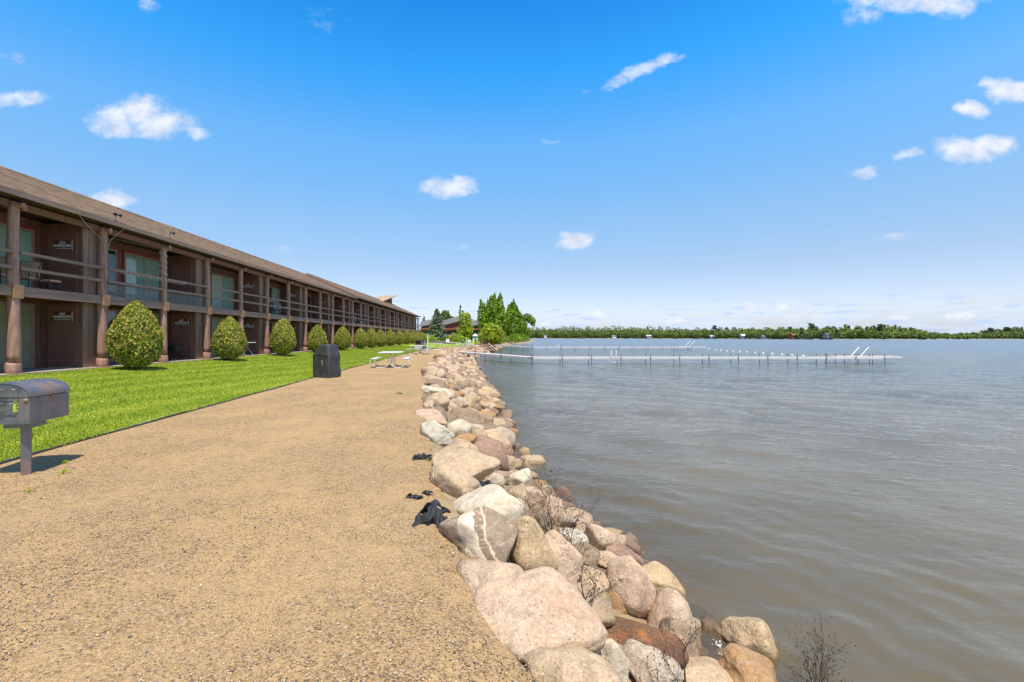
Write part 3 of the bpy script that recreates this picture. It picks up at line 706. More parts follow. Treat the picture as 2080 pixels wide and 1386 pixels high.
heroes = [
 (1093, 1272, 256, 168, 'pink', 'largest pink granite boulder beside the gravel edge, smooth and broad', 11, 10, 6, .75, 7),
 (1160, 1372, 178, 130, 'tan', 'brown topped tan boulder at the bottom edge below the largest pink boulder', 12, 0, 5, .9, 8),
 (1008, 1186, 158, 100, 'pink', 'flat pink speckled boulder directly behind the largest pink boulder', 13, 5, 5, .8, 8),
 (990, 1034, 142, 100, 'cream', 'smooth cream white boulder behind the banded brown and white rock', 14, 8, 5, .85, 8),
 (968, 1090, 150, 118, 'gneiss', 'angular brown rock with a broad white band beside the torn black fabric', 15, 20, 5, .8, 12),
 (1075, 1124, 86, 130, 'yellow', 'upright yellow tan boulder leaning right beside the banded rock', 16, -24, 5, .8, 9),
 (1128, 1143, 100, 96, 'pink', 'pinkish angular boulder right of the yellow tan boulder, twigs over it', 17, 38, 5, .8, 11),
 (1281, 1200, 100, 116, 'pink', 'cone shaped pinkish grey boulder standing upright above the rusty boulder', 18, 6, 5, .8, 10),
 (1300, 1298, 190, 92, 'rust', 'dark rusty brown and orange boulder in front of the cone shaped boulder', 19, 14, 5, .8, 8),
 (1326, 1368, 104, 88, 'grey', 'light speckled grey boulder at the bottom edge below the rusty boulder', 20, 0, 5, .9, 8),
 (1238, 1350, 72, 92, 'cream', 'small pale rounded boulder wedged between the brown topped and grey boulders', 21, 0, 5, .8, 8),
 (1370, 1264, 104, 108, 'pink', 'round salmon pink boulder right of the cone shaped boulder', 22, 20, 5, .8, 8),
 (1392, 1310, 96, 74, 'brown', 'olive grey boulder behind the rusty boulder at the water', 23, 28, 5, .8, 9),
 (1438, 1376, 136, 74, 'tan', 'low tan boulder at the bottom edge reaching toward the water', 24, 14, 5, .9, 9),
 (1530, 1300, 104, 90, 'yellow', 'yellow and white boulder standing alone in the water', 25, 0, 5, .9, 10),
 (1535, 1372, 116, 92, 'orange', 'orange brown half sunken boulder in front of the yellow boulder in water', 26, 8, 5, 1, 9),
 (1336, 1186, 92, 66, 'yellow', 'rust stained speckled boulder behind the cone shaped boulder at the waterline', 27, 32, 5, .8, 9),
 (1270, 1131, 82, 42, 'red', 'dark reddish brown wet boulder at the waterline', 28, 24, 5, .8, 9),
 (1214, 1096, 66, 54, 'pink', 'tan pink boulder next to the white capped rock at the waterline', 29, 30, 4, .8, 10),
 (1168, 1098, 70, 42, 'white', 'white capped rock behind the dry twiggy plant', 30, 15, 4, .8, 9),
 (1178, 1126, 76, 56, 'brown', 'brown boulder partly covered by dry stalks', 31, 8, 4, .8, 9),
 (1230, 1138, 70, 36, 'tan', 'low tan rock under the dark reddish wet boulder', 32, 20, 4, .8, 9),
 (1196, 1178, 80, 56, 'yellow', 'yellowish shaded boulder under dry stalks left of the cone shaped one', 33, 0, 4, .8, 9),
 (1206, 1216, 60, 72, 'tan', 'narrow tan rock left of the cone shaped boulder', 34, -10, 4, .8, 11),
 (1124, 1040, 50, 62, 'pink', 'round pink and white boulder behind the tall dry plant', 35, 0, 4, .8, 8),
 (1084, 1062, 66, 52, 'brown', 'grey brown wedge rock below the round pink and white boulder', 36, -20, 4, .8, 12),
 (1086, 1018, 44, 56, 'pink', 'pinkish upright rock behind the cream white boulder', 37, -6, 4, .8, 10),
 (1053, 1013, 36, 52, 'tan', 'narrow tan rock against the right side of the cream white boulder', 38, -12, 4, .8, 10),
 (1052, 974, 56, 38, 'cream', 'cracked cream rock at the waterline near the flat wet rock', 39, -5, 4, .8, 13),
 (925, 980, 104, 72, 'tan', 'rounded pinkish tan boulder above the torn black fabric', 40, 5, 5, .8, 8),
 (944, 955, 132, 72, 'tan', 'broad sandy tan boulder behind the rounded pinkish tan one', 41, 12, 5, .8, 10),
 (932, 918, 78, 54, 'tan', 'peaked tan boulder in front of the grey white block', 42, 0, 5, .8, 12),
 (1000, 928, 88, 62, 'red', 'purplish brown sloping boulder below the large rounded one', 43, 36, 5, .8, 9),
 (888, 882, 70, 54, 'white', 'angular grey white block with a dark underside on the gravel edge', 44, 8, 5, .8, 16),
 (1004, 894, 70, 42, 'tan', 'rounded brown and yellow boulder overhanging the water', 45, 10, 5, .8, 8),
 (944, 892, 48, 24, 'orange', 'small orange rock right of the grey white block', 46, 0, 4, .8, 9),
 (1097, 971, 46, 12, 'orange', 'flat mossy rock barely above the water', 47, 0, 4, 1, 9),
 (1030, 943, 30, 36, 'yellow', 'small yellowish rock at the waterline beside the purplish boulder', 48, 0, 4, .8, 9),
 (1026, 918, 34, 30, 'red', 'small reddish rock in the water under the rounded brown boulder', 49, 0, 4, .8, 9),
 (876, 846, 68, 30, 'pink', 'long low pinkish rock on the gravel behind the grey white block', 50, 12, 4, .8, 10),
 (888, 818, 46, 50, 'tan', 'slanting sandy tan boulder at the gravel edge', 51, 30, 4, .8, 10),
 (880, 798, 52, 22, 'cream', 'cream slab lying at the gravel edge behind the slanting tan boulder', 52, 12, 4, .8, 12),
 (872, 828, 20, 22, 'pink', 'small pointed pinkish rock in front of the slanting tan boulder', 53, 0, 4, .8, 12),
 (945, 852, 66, 44, 'brown', 'grey brown long boulder in the middle of the bank', 54, 26, 4, .8, 9),
 (925, 842, 34, 32, 'tan', 'brown tan rock left of the grey brown long boulder', 55, 0, 4, .8, 9),
 (983, 856, 40, 28, 'brown', 'dark grey brown rock at the waterline beyond the rounded brown boulder', 56, 20, 4, .8, 9),
 (960, 872, 50, 30, 'grey', 'grey speckled long rock above the rounded brown boulder', 57, 24, 4, .8, 9),
 (940, 822, 24, 26, 'grey', 'small grey rounded rock in mid bank', 58, 0, 4, .8, 8),
 (998, 836, 30, 16, 'red', 'flat reddish rock at the far waterline bend', 59, 16, 4, .8, 9),
 (888, 752, 30, 22, 'cream', 'pale cream boulder pair member at the gravel edge by the picnic tables', 60, 0, 4, .8, 9),
 (892, 763, 34, 14, 'white', 'white low boulder under the pale cream one at the gravel edge', 61, 5, 4, .8, 9),
]
for h in heroes:
    cx, cy, w_, h_, mt, lb, sd_, rl, sub, dp, p = h
    kw = {}
    if 'alone in the water' in lb: kw['fixY'] = 3.62
    if 'half sunken' in lb: kw['fixY'] = 3.15
    add_rock(cx, cy, w_, h_, mt, lb, sd_, rl, sub, dp, p, **kw)

HN = []; SEEN = set()
for h in heroes:
    w = []
    for q in h[5].split():
        if q.strip(',') in ('beside', 'behind', 'standing', 'below', 'leaning', 'wedged', 'in', 'right', 'at', 'lying', 'under', 'next', 'partly', 'left', 'against', 'overhanging', 'barely', 'on', 'above', 'with', 'reaching', 'directly', 'member', 'half') and len(w) > 2: break
        w.append(q)
    HN.append(' '.join(w[:6]).strip(','))
# smaller rocks packed between and behind the big ones
pal = ['tan', 'pink', 'tan', 'brown', 'tan', 'red', 'yellow', 'grey', 'tan', 'brown', 'brown', 'cream', 'pink', 'brown', 'tan', 'orange']
words = {'tan': 'tan', 'pink': 'pinkish', 'brown': 'grey brown', 'cream': 'cream', 'red': 'reddish brown', 'yellow': 'yellowish', 'grey': 'speckled grey', 'orange': 'orange', 'rust': 'rusty', 'white': 'white', 'gneiss': 'banded'}
lib = {}
def lib_mesh(mt, k, sub):
    key = (mt, k, sub)
    if key not in lib:
        P, Fc = rock_verts(500+k*13+len(mt)+sub, sub, 9 if k % 2 else 12)
        lib[key] = np_mesh('rock', P*np.array([1, .82, .62]), Fc, K[mt], True)
    return lib[key]
def zone(Y):
    return 'between the big near boulders' if Y < 5 else 'beside the large boulders of the near bank' if Y < 9 else 'in the middle stretch of the rock bank' if Y < 17 else 'on the bank level with the first picnic table' if Y < 28 else 'on the bank before the gangway'
rr = random.Random(21)
nf = 0
Y = 1.6
cand = []
while Y < 18:
    e, w_ = tab(tabE, Y), tab(tabW, Y)
    big = .42 if Y > 9 else .24
    nacross = max(3, int((w_-e+.4)/(big*1.05)))
    for k in range(nacross):
        X = e + .05 + (w_-e+.25)*(k+rr.random())/nacross
        cand.append((X, Y + rr.uniform(-.15, .15), big*rr.uniform(.55, 1.35), rr.random()))
    Y += .46 if Y > 9 else .36
NH = len(ROCKS)
for X, Y, s, q in cand:
    if any((X-a)**2 + (Y-b)**2 < (r*.80)**2 for a, b, r in ROCKS[:NH]): continue
    if Y < 9 and X < tab(tabE, Y)+.18: continue
    sink = .30 if Y < 9 else .14
    if any((X-a)**2 + (Y+s*.5-b)**2 < r**2 and b > Y for a, b, r in ROCKS[:NH]): sink = .7; s *= .8
    sh = .55 if Y > 9 else .6
    mt = pal[int(q*len(pal))]
    X = min(X, tab(tabW, Y)+.25)
    near = Y < 6
    sub = 4 if Y < 8 else 3
    s2 = s*.62
    if nf < 255:
        o = inst('rock', lib_mesh(mt, nf % 4, sub), None, (X, Y, bank_z(X, Y) + s2*(.30-sink)))
        o.scale = (s2*rr.uniform(.8, 1.35), s2*rr.uniform(.8, 1.2), s2*rr.uniform(.75, 1.3))
        o.rotation_euler = (rr.uniform(-.4, .4), rr.uniform(-.4, .4), rr.uniform(0, 6.28))
        hx_, hy_, _, hl_ = min(((a, b, r, l) for (a, b, r), l in zip(ROCKS, HN)), key=lambda q_: (q_[0]-X)**2+(q_[1]-Y)**2)
        rel = ('right of' if X > hx_ else 'left of') if abs(X-hx_) > abs(Y-hy_) else ('behind' if Y > hy_ else 'in front of')
        far = math.hypot(X-hx_, Y-hy_)
        lb = '%s %s rock %s %s the %s' % ('small' if s < .24 else 'medium' if s < .36 else 'larger', words[mt], 'just' if far < .45 else 'well' if far > 1.0 else 'a little way', rel, hl_)
        if lb in SEEN:
            nn = sorted(((a-X)**2+(b-Y)**2, l) for (a, b, r), l in zip(ROCKS, HN))[1][1]
            lb = ' '.join(lb.split()[:12]) + ', near the ' + ' '.join(nn.split()[:4])
            if len(lb.split()) > 16: lb = ' '.join(lb.split()[:16])
        SEEN.add(lb)
        tag(o, lb, 'rock', 'rocks packed along the lake bank')
        nf += 1
tag(inst('gravel', pebbles()), 'loose small pebbles scattered over the sandy gravel path', 'gravel', kind='stuff')
# the far end of the bank, more rocks than can be picked apart
def far_rocks():
    P = []; Fs = []; n = 0; r2 = random.Random(5)
    mats = [K[k] for k in ('tan', 'yellow', 'brown', 'pink', 'red')]
    mi = []
    for k in range(1000):
        Y = 17.6 + 79*r2.random()**1.35
        e, w_ = tab(tabE, Y), tab(tabW, Y)
        if 75 < Y < 78 and r2.random() < .5: continue
        X = e - .1 + (w_-e+.35)*r2.random()
        s = r2.uniform(.16, .38)*(1 if Y < 50 else .85)
        V, Fc = rock_verts(900+k % 12, 2, 10, 0)
        M3 = np.array(Matrix.Rotation(r2.uniform(0, 6.28), 3, 'Z') @ Matrix.Rotation(r2.uniform(-.5, .5), 3, 'X'))
        V = (V*np.array([s*1.2, s, s*.72])) @ M3.T + np.array([X, Y, bank_z(X, Y) + s*.22])
        P.append(V); Fs.append(Fc+n); n += len(V); mi += [k % 5]*len(Fc)
    me = np_mesh('rock_pile', np.concatenate(P), np.concatenate(Fs), mats[0], True)
    for m in mats[1:]: me.materials.append(m)
    me.polygons.foreach_set('material_index', mi)
    return me
tag(inst('rock_pile', far_rocks()), 'jumble of tan and pinkish stones along the far end of the lake bank', 'rocks', kind='stuff')

# ------------------------------------------------------------------ the long two-storey building
PX = -13.2; SP = 2.96; Y0 = 12.74
def py(i): return Y0 + SP*i
I0, I1 = -2, 26
bld = thing('motel_building', 'long two storey brown timber motel with log posts, balconies and shingle roof', 'building', (0, 0, 0))
YB0, YB1 = py(I0)-.6, py(I1)+.5
# wall with vertical grooved siding
mb = MB()
n = int((YB1-YB0)/.2)
for k in range(n):
    y = YB0 + k*(YB1-YB0)/n; w_ = (YB1-YB0)/n
    mb.box(-14.96, -14.80, y+.006, y+w_-.006, .50, 5.36)
mb.box(-15.1, -14.962, YB0, YB1, .50, 5.36)
mb.box(-22.3, -15.102, YB0+.1, YB0+.3, .30, 5.6); mb.box(-22.3, -15.102, YB1-.3, YB1-.1, .30, 5.6); mb.box(-22.5, -22.302, YB0+.1, YB1-.1, .30, 5.5)
mb.prism([(-15.102, 5.38), (-22.2, 5.38), (-17.8, 7.5)], 'y', YB0+.12, YB0+.28); mb.prism([(-15.102, 5.38), (-22.2, 5.38), (-17.8, 7.5)], 'y', YB1-.28, YB1-.12)
inst('wall', mb.mesh('wall', M['siding']), bld)
# roof of stepped shingle courses; the far half sits a little higher
def roof_mesh(ya, yb, dz):
    mb = MB(); sl = (7.72-5.50)/5.0; N = 38; dx = 5.04/N
    for k in range(N):
        xa = -12.78 - k*dx; xb = xa - dx; za = 5.50 + dz + sl*k*dx; zb = za + sl*dx
        mb.add([(xa, ya, za+.020), (xa, yb, za+.020), (xb-.004, yb, zb+.004), (xb-.004, ya, zb+.004), (xa, ya, za), (xa, yb, za)], [(0, 1, 2, 3), (4, 5, 1, 0)])
    zr = 5.50+dz+sl*5.04
    mb.add([(-17.82, ya, zr+.01), (-17.82, yb, zr+.01), (-22.9, yb, 5.45+dz), (-22.9, ya, 5.45+dz)], [(0, 1, 2, 3)])
    mb.box(-17.95, -17.70, ya, yb, zr-.02, zr+.045)
    # gable ends and underside
    for y in (ya, yb):
        mb.add([(-12.78, y, 5.50+dz), (-12.78, y, 5.42+dz), (-17.82, y, zr-.1), (-22.9, y, 5.37+dz), (-22.9, y, 5.45+dz), (-17.82, y, zr+.01)], [(0, 1, 2, 5), (2, 3, 4, 5)], 1)
    return mb.mesh('roof', [M['shingle'], M['wood_beam']])
YM = 45.5
r1 = inst('roof', roof_mesh(YB0-.4, YM, 0), bld); r2_ = inst('roof', roof_mesh(YM+.01, YB1+.4, .16), bld)
for r_, ya, yb, dz in ((r1, YB0-.4, YM, 0), (r2_, YM+.01, YB1+.4, .16)):
    mb = MB(); mb.box(-12.776, -12.735, ya, yb, 5.36+dz, 5.515+dz)
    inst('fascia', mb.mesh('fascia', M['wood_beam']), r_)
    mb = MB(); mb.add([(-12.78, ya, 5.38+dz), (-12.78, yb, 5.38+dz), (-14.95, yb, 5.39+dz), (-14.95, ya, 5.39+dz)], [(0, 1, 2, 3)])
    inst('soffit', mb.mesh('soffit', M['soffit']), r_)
# raised ridge fin far along the roof
mb = MB()
mb.prism([(-17.0, 7.75), (-17.9, 8.05), (-19.6, 8.05), (-19.6, 7.2), (-17.0, 7.2)], 'y', 80, 82)
mb.add([(-16.6, 74, 7.35), (-19.6, 74, 7.35), (-19.6, 86, 9.35), (-16.6, 86, 9.35), (-16.6, 74, 7.45), (-19.6, 74, 7.45), (-19.6, 86, 9.47), (-16.6, 86, 9.47)],
       [(0, 1, 2, 3), (7, 6, 5, 4), (0, 4, 5, 1), (1, 5, 6, 2), (2, 6, 7, 3), (3, 7, 4, 0)])
inst('raised_roof', mb.mesh('raised_roof', M['shingle']), bld)
mb = MB(); mb.box(-19.5, -17.2, 84.0, 84.3, 7.2, 9.0)
inst('raised_roof_wall', mb.mesh('raised_roof_wall', M['siding']), bld)
# patio slab, upper floor
mb = MB(); mb.box(-14.78, -12.95, YB0, YB1+.3, .30, .50)
inst('patio_slab', mb.mesh('patio_slab', M['concrete']), bld)
mb = MB(); mb.box(-14.79, -13.20, YB0, YB1, 2.80, 2.86); inst('balcony_floor', mb.mesh('balcony_floor', M['deck_under']), bld)
mb = MB()
for k in range(int((YB1-YB0)/.6)): mb.box(-14.79, -13.24, YB0+k*.6, YB0+k*.6+.05, 2.66, 2.798)
o = inst('joists', mb.mesh('joists', M['deck_under']), bld); o['kind'] = 'stuff'
# posts
def post_mesh(seed, hi=True):
    mb = MB(); r2 = random.Random(seed); N = 26 if hi else 6; nn = 18 if hi else 8
    pts = []; rad = []
    for k in range(N):
        t_ = k/(N-1); z = .44 + 4.86*t_
        pts.append((.012*math.sin(t_*7+seed), .012*math.cos(t_*5+seed*2), z)); rad.append(.152 - .030*t_ + r2.uniform(-.005, .005))
    mb.tube([(p[0], p[1], p[2]+.36) if k == 0 else p for k, p in enumerate(pts) if k == 0 or p[2] > .95], [rad[k] for k, p in enumerate(pts) if k == 0 or p[2] > .95], nn)
    return mb.mesh('log_post', M['wood_log'], True)
def base_mesh():
    mb = MB(); mb.tube([(0, 0, .42), (0, 0, .60), (0, 0, .74), (.01, 0, .80)], [.178, .176, .172, .150], 18); return mb.mesh('post_base', M['wood_log'], True)
pm = [post_mesh(k) for k in range(4)]; pmf = post_mesh(9, False); bmz = base_mesh()
mb = MB(); mb.box(.02, .17, -.13, .13, 2.60, 2.97); blockm = mb.mesh('bracket_block', M['wood_block'])
mb = MB(); mb.tube([(-.25, 0, 5.20), (.30, 0, 5.20)], .075, 10); mb.box(-.16, .10, .17, .30, 5.12, 5.26); stubm = mb.mesh('roof_stub', M['wood_log'], False)
for i in range(I0, I1+1):
    p = inst('log_post', pm[i % 4] if i < 12 else pmf, bld, (PX, py(i), 0), 0)
    inst('post_base', bmz, p); inst('bracket_block', blockm, p); inst('roof_stub', stubm, p)
# beams and rails, one of each per bay
mb = MB(); mb.box(-.05, .05, .14, SP-.14, 2.66, 2.94); beam = mb.mesh('floor_beam', M['wood_beam'])
mb = MB(); mb.box(-.04, .04, .10, SP-.10, 3.845, 3.935); rail = mb.mesh('rail', M['wood_beam'])
mb = MB(); mb.box(-.06, .06, .10, SP-.10, 5.14, 5.33); head = mb.mesh('header_beam', M['siding'])
for i in range(I0, I1):
    inst('floor_beam', beam, bld, (PX+.06, py(i), 0)); inst('header_beam', head, bld, (PX-.06, py(i), 0))
    inst('rail', rail, bld, (PX+.09, py(i), 0)); inst('rail', rail, bld, (PX+.09, py(i), -.44))
# signs
def text_mesh(lines):
    mb_v = []; mb_f = []
    for txt, size, cz, sx in lines:
        cu = bpy.data.curves.new('t', 'FONT'); cu.body = txt; cu.size = size; cu.align_x = 'CENTER'; cu.align_y = 'CENTER'; cu.extrude = .0015; cu.offset = size*.030; cu.resolution_u = 3
        ob = bpy.data.objects.new('t', cu); C.objects.link(ob)
        me = bpy.data.meshes.new_from_object(ob); bpy.data.objects.remove(ob); bpy.data.curves.remove(cu)
        o = len(mb_v)
        for v in me.vertices: mb_v.append((v.co.x*sx, -v.co.z, v.co.y+cz))
        for f in me.polygons: mb_f.append([o+i for i in f.vertices])
        bpy.data.meshes.remove(me)
    m_ = bpy.data.meshes.new('lettering'); m_.from_pydata(mb_v, [], mb_f); m_.materials.append(M['white']); return m_
lett = text_mesh([('NO', .120, .085, 1.0), ('BARBEQUING', .120, -.012, .80), ("WITHIN 15' OF BUILDING", .054, -.108, .86)])
mb = MB(); mb.box(-.30, .30, -.008, 0, -.155, .155, 0); mb.box(.312, .326, -.010, 0, -.155, .155, 1)
mb.box(-.29, -.085, -.0095, -.008, .03, .14, 2); mb.box(.085, .29, -.0095, -.008, .03, .14, 2)
signm = mb.mesh('sign_board', [M['sign'], M['white'], M['sign_orange']])
# closets with doors
mb = MB(); mb.box(-14.80, -13.362, -.52, .50, 0, 1); 
def closet_mesh(h):
    mb = MB()
    mb.box(-14.798, -13.42, -.50, .52, .0, h)
    return mb.mesh('closet_core', M['siding'])
def plank_mesh(h): mb = MB(); mb.box(-.094, .094, -.02, 0, 0, h); return mb.mesh('plank', M['siding'])
def plank2_mesh(h): mb = MB(); mb.box(0, .052, -.094, .094, 0, h); return mb.mesh('side_plank', M['panel'])
mb = MB(); mb.box(-.415, .415, -.035, -.005, .03, 2.05); doorm = mb.mesh('door', M['door'])
mb = MB(); mb.box(-.475, -.42, -.045, -.004, 0, 2.11); mb.box(.42, .475, -.045, -.004, 0, 2.11); mb.box(-.42, .42, -.045, -.004, 2.055, 2.11); dframem = mb.mesh('door_frame', M['siding'])
mb = MB(); mb.tube([(-.35, -.035, 1.0), (-.35, -.085, 1.0), (-.25, -.085, 1.0)], .014, 8); mb.tube([(-.35, -.036, 1.0), (-.35, -.045, 1.0)], .032, 10); handm = mb.mesh('handle', M['grey_metal'], True)
mb = MB(); mb.box(-.415, .415, -.06, -.0, 0, .028); sillm = mb.mesh('threshold', M['concrete'])
CH = {0: (.50, 2.16), 1: (2.86, 2.44)}
ccore = {k: closet_mesh(CH[k][1]) for k in CH}; cpl = {k: plank_mesh(CH[k][1]-.002) for k in CH}; cpl2 = {k: plank2_mesh(CH[k][1]-.002) for k in CH}
nosign = {(3, 1)}
SIDE = {}
for lv in CH:
    mb = MB(); mb.box(0, .052, -.50, .52, 0, CH[lv][1]-.002); SIDE[lv] = mb.mesh('side_panel', M['panel'])
for i in range(I0+1, I1+1, 2):
    for lv in (0, 1):
        z0, h = CH[lv]
        cl = inst('storage_closet', ccore[lv], bld, (0, py(i)-.03, z0))
        fy = -.50
        for k in range(7):
            x = -13.50 - k*.2
            if -14.52 < x-.04 and x+.04 < -13.57 and i > 0: pass
            if i < 7: inst('plank', cpl[lv], cl, (x, fy-.001, 0))
        if i < 7:
            for k in range(5): inst('side_plank', cpl2[lv], cl, (-13.418, -.42+k*.2, 0))
        else: inst('side_panel', SIDE[lv], cl, (-13.418, 0, 0))
        d = inst('door', doorm, bld, (-14.04, py(i)-.03+fy-.022, z0))
        inst('door_frame', dframem, d); inst('handle', handm, d); inst('threshold', sillm, d)
        if (i, lv) not in nosign:
            s = inst('sign', signm, bld, (-14.02, py(i)-.03+fy-.060, z0+1.70)); inst('lettering', lett, s, (0, -.011, 0))
# sliding doors and windows
def blind_mesh(w_, h, mat):
    mb = MB(); n = int(w_/.09); V = []
    for k in range(n):
        y = k*w_/n
        mb.add([(0, y, 0), (.024, y+w_/n*.92, 0), (.024, y+w_/n*.92, h), (0, y, h)], [(0, 1, 2, 3)])
    return mb.mesh('blinds', mat)
def slider(Ya, Yb, z0, h, trim, left, right, framemat='frame'):
    w_ = Yb-Ya; X = -14.80
    mb = MB(); t_ = .06
    mb.box(X, X+.05, 0, t_, 0, h); mb.box(X, X+.05, w_-t_, w_, 0, h); mb.box(X, X+.05, t_, w_-t_, h-t_, h); mb.box(X, X+.05, t_, w_-t_, 0, t_); mb.box(X, X+.05, w_/2-.03, w_/2+.03, t_, h-t_)
    fr = inst('sliding_door', mb.mesh('sliding_door', M[framemat]), bld, (0, Ya, z0))
    for a, b, kind in ((t_, w_/2-.03, left), (w_/2+.03, w_-t_, right)):
        mb = MB(); mb.box(X+.034, X+.040, a, b, t_, h-t_); inst('pane', mb.mesh('pane', M['glass']), fr)
        if kind:
            inst('blinds', blind_mesh(b-a, h-2*t_-.02, M[kind]), fr, (X+.004, a, t_+.01))
        mb = MB(); mb.add([(X+.004, a, t_), (X+.004, b, t_), (X+.004, b, h-t_), (X+.004, a, h-t_)], [(0, 1, 2, 3)])
        if not kind: inst('room_backing', mb.mesh('room_backing', M['interior']), fr)  # near-black sheet, the unlit room behind the glass put into its colour
    if trim:
        mb = MB(); mb.box(X, X+.055, -.08, w_+.08, h+.002, h+.085); mb.box(X, X+.055, -.08, -.002, 0, h); mb.box(X, X+.055, w_+.002, w_+.08, 0, h)
        inst('red_trim', mb.mesh('red_trim', M['trim_red']), fr)
    return fr
# blinds have to stand proud of the wall face: shallow recess in front of it
def slider_set(k):
    yc = py(2*k-1)   # closet before this unit
    A = (yc+.95, yc+2.55); B = (yc+2.95, yc+5.12)
    for lv, z0 in ((1, 2.88), (0, .52)):
        h = 2.12 if lv else 2.08
        if lv:
            kinds = {0: (None, 'blind', True), 1: ('blind', 'blind', True), 2: ('blind_white', 'blind', False), 3: (None, 'blind', False)}
            l, r_, tr = kinds.get(k, (None, 'blind' if k % 2 else None, k % 3 == 0))
        else:
            l, r_, tr = {0: (None, 'curtain', False), 1: (None, 'blind', False), 2: ('blind', None, False)}.get(k, (None, 'curtain' if k % 2 else None, False))
        if k < 7: slider(A[0], A[1], z0, h, tr and k == 1, 'blind' if lv else None, None)
        slider(B[0], B[1], z0, h, tr, l, r_)
for k in range(0, 13): slider_set(k)
# lattice netting behind the lower rail in two bays
for i in (1, 2):
    mb = MB()
    for k in range(34):
        y = .15 + k*.08
        mb.box(0, .008, y, y+.012, 2.95, 3.42)
    for k in range(10): mb.box(.009, .015, .15, SP-.15, 2.97+k*.048, 2.985+k*.048)
    o = inst('lattice_netting', mb.mesh('lattice_netting', M['grey_metal']), bld, (PX-.02, py(i), 0)); o['kind'] = 'stuff'
# diagonal cables on the second post and floodlights on the roof edge
mb = MB()
mb.tube([(-12.80, 14.3, 5.40), (-12.95, 14.9, 5.10), (-13.03, 15.45, 4.85), (-13.04, 15.62, 4.60), (-13.04, 15.64, 3.2)], .012, 5)
mb.tube([(-12.76, 16.3, 5.50), (-12.9, 16.05, 5.2), (-13.02, 15.8, 4.85), (-13.03, 15.72, 4.5)], .012, 5)
inst('cable', mb.mesh('cable', M['frame'], True), bld)
def floodlight(Y, n=2):
    t_ = thing('floodlight', 'small twin floodlight on the roof edge above the second log post' if n == 2 else 'small floodlight on the roof edge above the third log post', 'floodlight', (-12.95, Y, 5.59))
    mb = MB(); mb.box(-.05, .05, -.08, .08, 0, .02); mb.tube([(0, 0, .02), (0, 0, .22)], .014, 6); inst('stem', mb.mesh('stem', M['grey_metal']), t_)
    for k in range(n):
        s = -1 if k else 1
        mb = MB(); mb.tube([(0, 0, .20), (.05, s*.08, .24), (.11, s*.14, .20)], [.02, .04, .062], 10); inst('lamp_head', mb.mesh('lamp_head', M['black_metal'], True), t_)
floodlight(15.95, 2); floodlight(18.7, 1)

# light strings
def string_lights(name, label, pts, n):
    t_ = thing(name, label, 'light string', (0, 0, 0))
    mb = MB(); mb.tube(pts, .0035, 4); inst('wire', mb.mesh('wire', M['offwhite']), t_)
    mb = MB(); P = [Vector(p) for p in pts]; r2 = random.Random(4)
    seg = [(P[i+1]-P[i]).length for i in range(len(P)-1)]; T = sum(seg)
    for k in range(n):
        d = T*k/n; i = 0
        while i < len(seg)-1 and d > seg[i]: d -= seg[i]; i += 1
        p = P[i].lerp(P[i+1], d/max(seg[i], 1e-6)) + Vector((r2.uniform(-.01, .02), r2.uniform(-.02, .02), -.02))
        mb.tube([p, p+Vector((r2.uniform(-.02, .02), r2.uniform(-.02, .02), -.035))], [.009, .003], 5)
    o = inst('bulbs', mb.mesh('bulbs', M['white']), t_); o['kind'] = 'stuff'
spiral = []
for k in range(150):
    a = k*.75; spiral.append((PX+.09+.065*math.cos(a), py(1)+.7+ (SP+.1)*k/150*1.15, 3.89+.07*math.sin(a)))
string_lights('string_lights', 'white light string wound along the balcony rail between second and third posts', spiral, 110)
hel = [(PX+.155*math.cos(k*.5), py(2)+.155*math.sin(k*.5), 5.15-k*.0145) for k in range(90)]
hel = [(PX+.14*math.cos(k*.36), py(2)+.14*math.sin(k*.36), 5.15-k*.0145) for k in range(90)]
top = [(PX-.9, py(1)+1.25, 5.22), (PX-.6, py(1)+1.5, 5.20), (PX-.2, py(2)-.2, 5.16)]
string_lights('string_lights', 'white light string coiled round the third log post and under the eave', top+hel, 120)

# ------------------------------------------------------------------ furniture on balconies and patio
def sling_chair(loc, rz, label, hat=False):
    t_ = thing('patio_chair', label, 'chair', loc, rz, None)
    mb = MB()
    for s in (-.27, .27):
        mb.tube([(s, -.25, 0), (s, -.22, .42), (s, -.22, .62), (s, .1, .62), (s, .28, .0)], .013, 6)
    mb.tube([(-.27, .05, .40), (-.27, .30, .98), (.27, .30, .98), (.27, .05, .40)], .013, 6)
    inst('frame', mb.mesh('frame', M['black_metal'], True), t_)
    mb = MB(); mb.box(-.26, .26, -.24, .2, .40, .46); o = inst('seat', mb.mesh('seat', M['pattern']), t_)
    mb = MB(); mb.add([(-.27, .14, .46), (.27, .14, .46), (.25, .30, .96), (.1, .31, 1.0), (-.1, .31, 1.0), (-.25, .30, .96),
                       (-.27, .18, .46), (.27, .18, .46), (.25, .34, .96), (.1, .35, 1.0), (-.1, .35, 1.0), (-.25, .34, .96)],
                      [(0, 1, 2, 3, 4, 5), (11, 10, 9, 8, 7, 6), (0, 6, 7, 1), (1, 7, 8, 2), (2, 8, 9, 3), (3, 9, 10, 4), (4, 10, 11, 5), (5, 11, 6, 0)])
    inst('backrest', mb.mesh('backrest', M['tan_fabric']), t_)
    return t_
sling_chair((-13.9, 13.72, 2.86), R(12), 'tan sling chair on the upper balcony just right of the leftmost post')
sling_chair((-13.95, 12.98, 2.86), R(12), 'tan sling chair on the upper balcony cut by the left edge of the photo')
t_ = thing('foot_stool', 'low stool with patterned red cushion on the upper balcony by the door', 'stool', (-13.7, 14.25, 2.86), R(5))
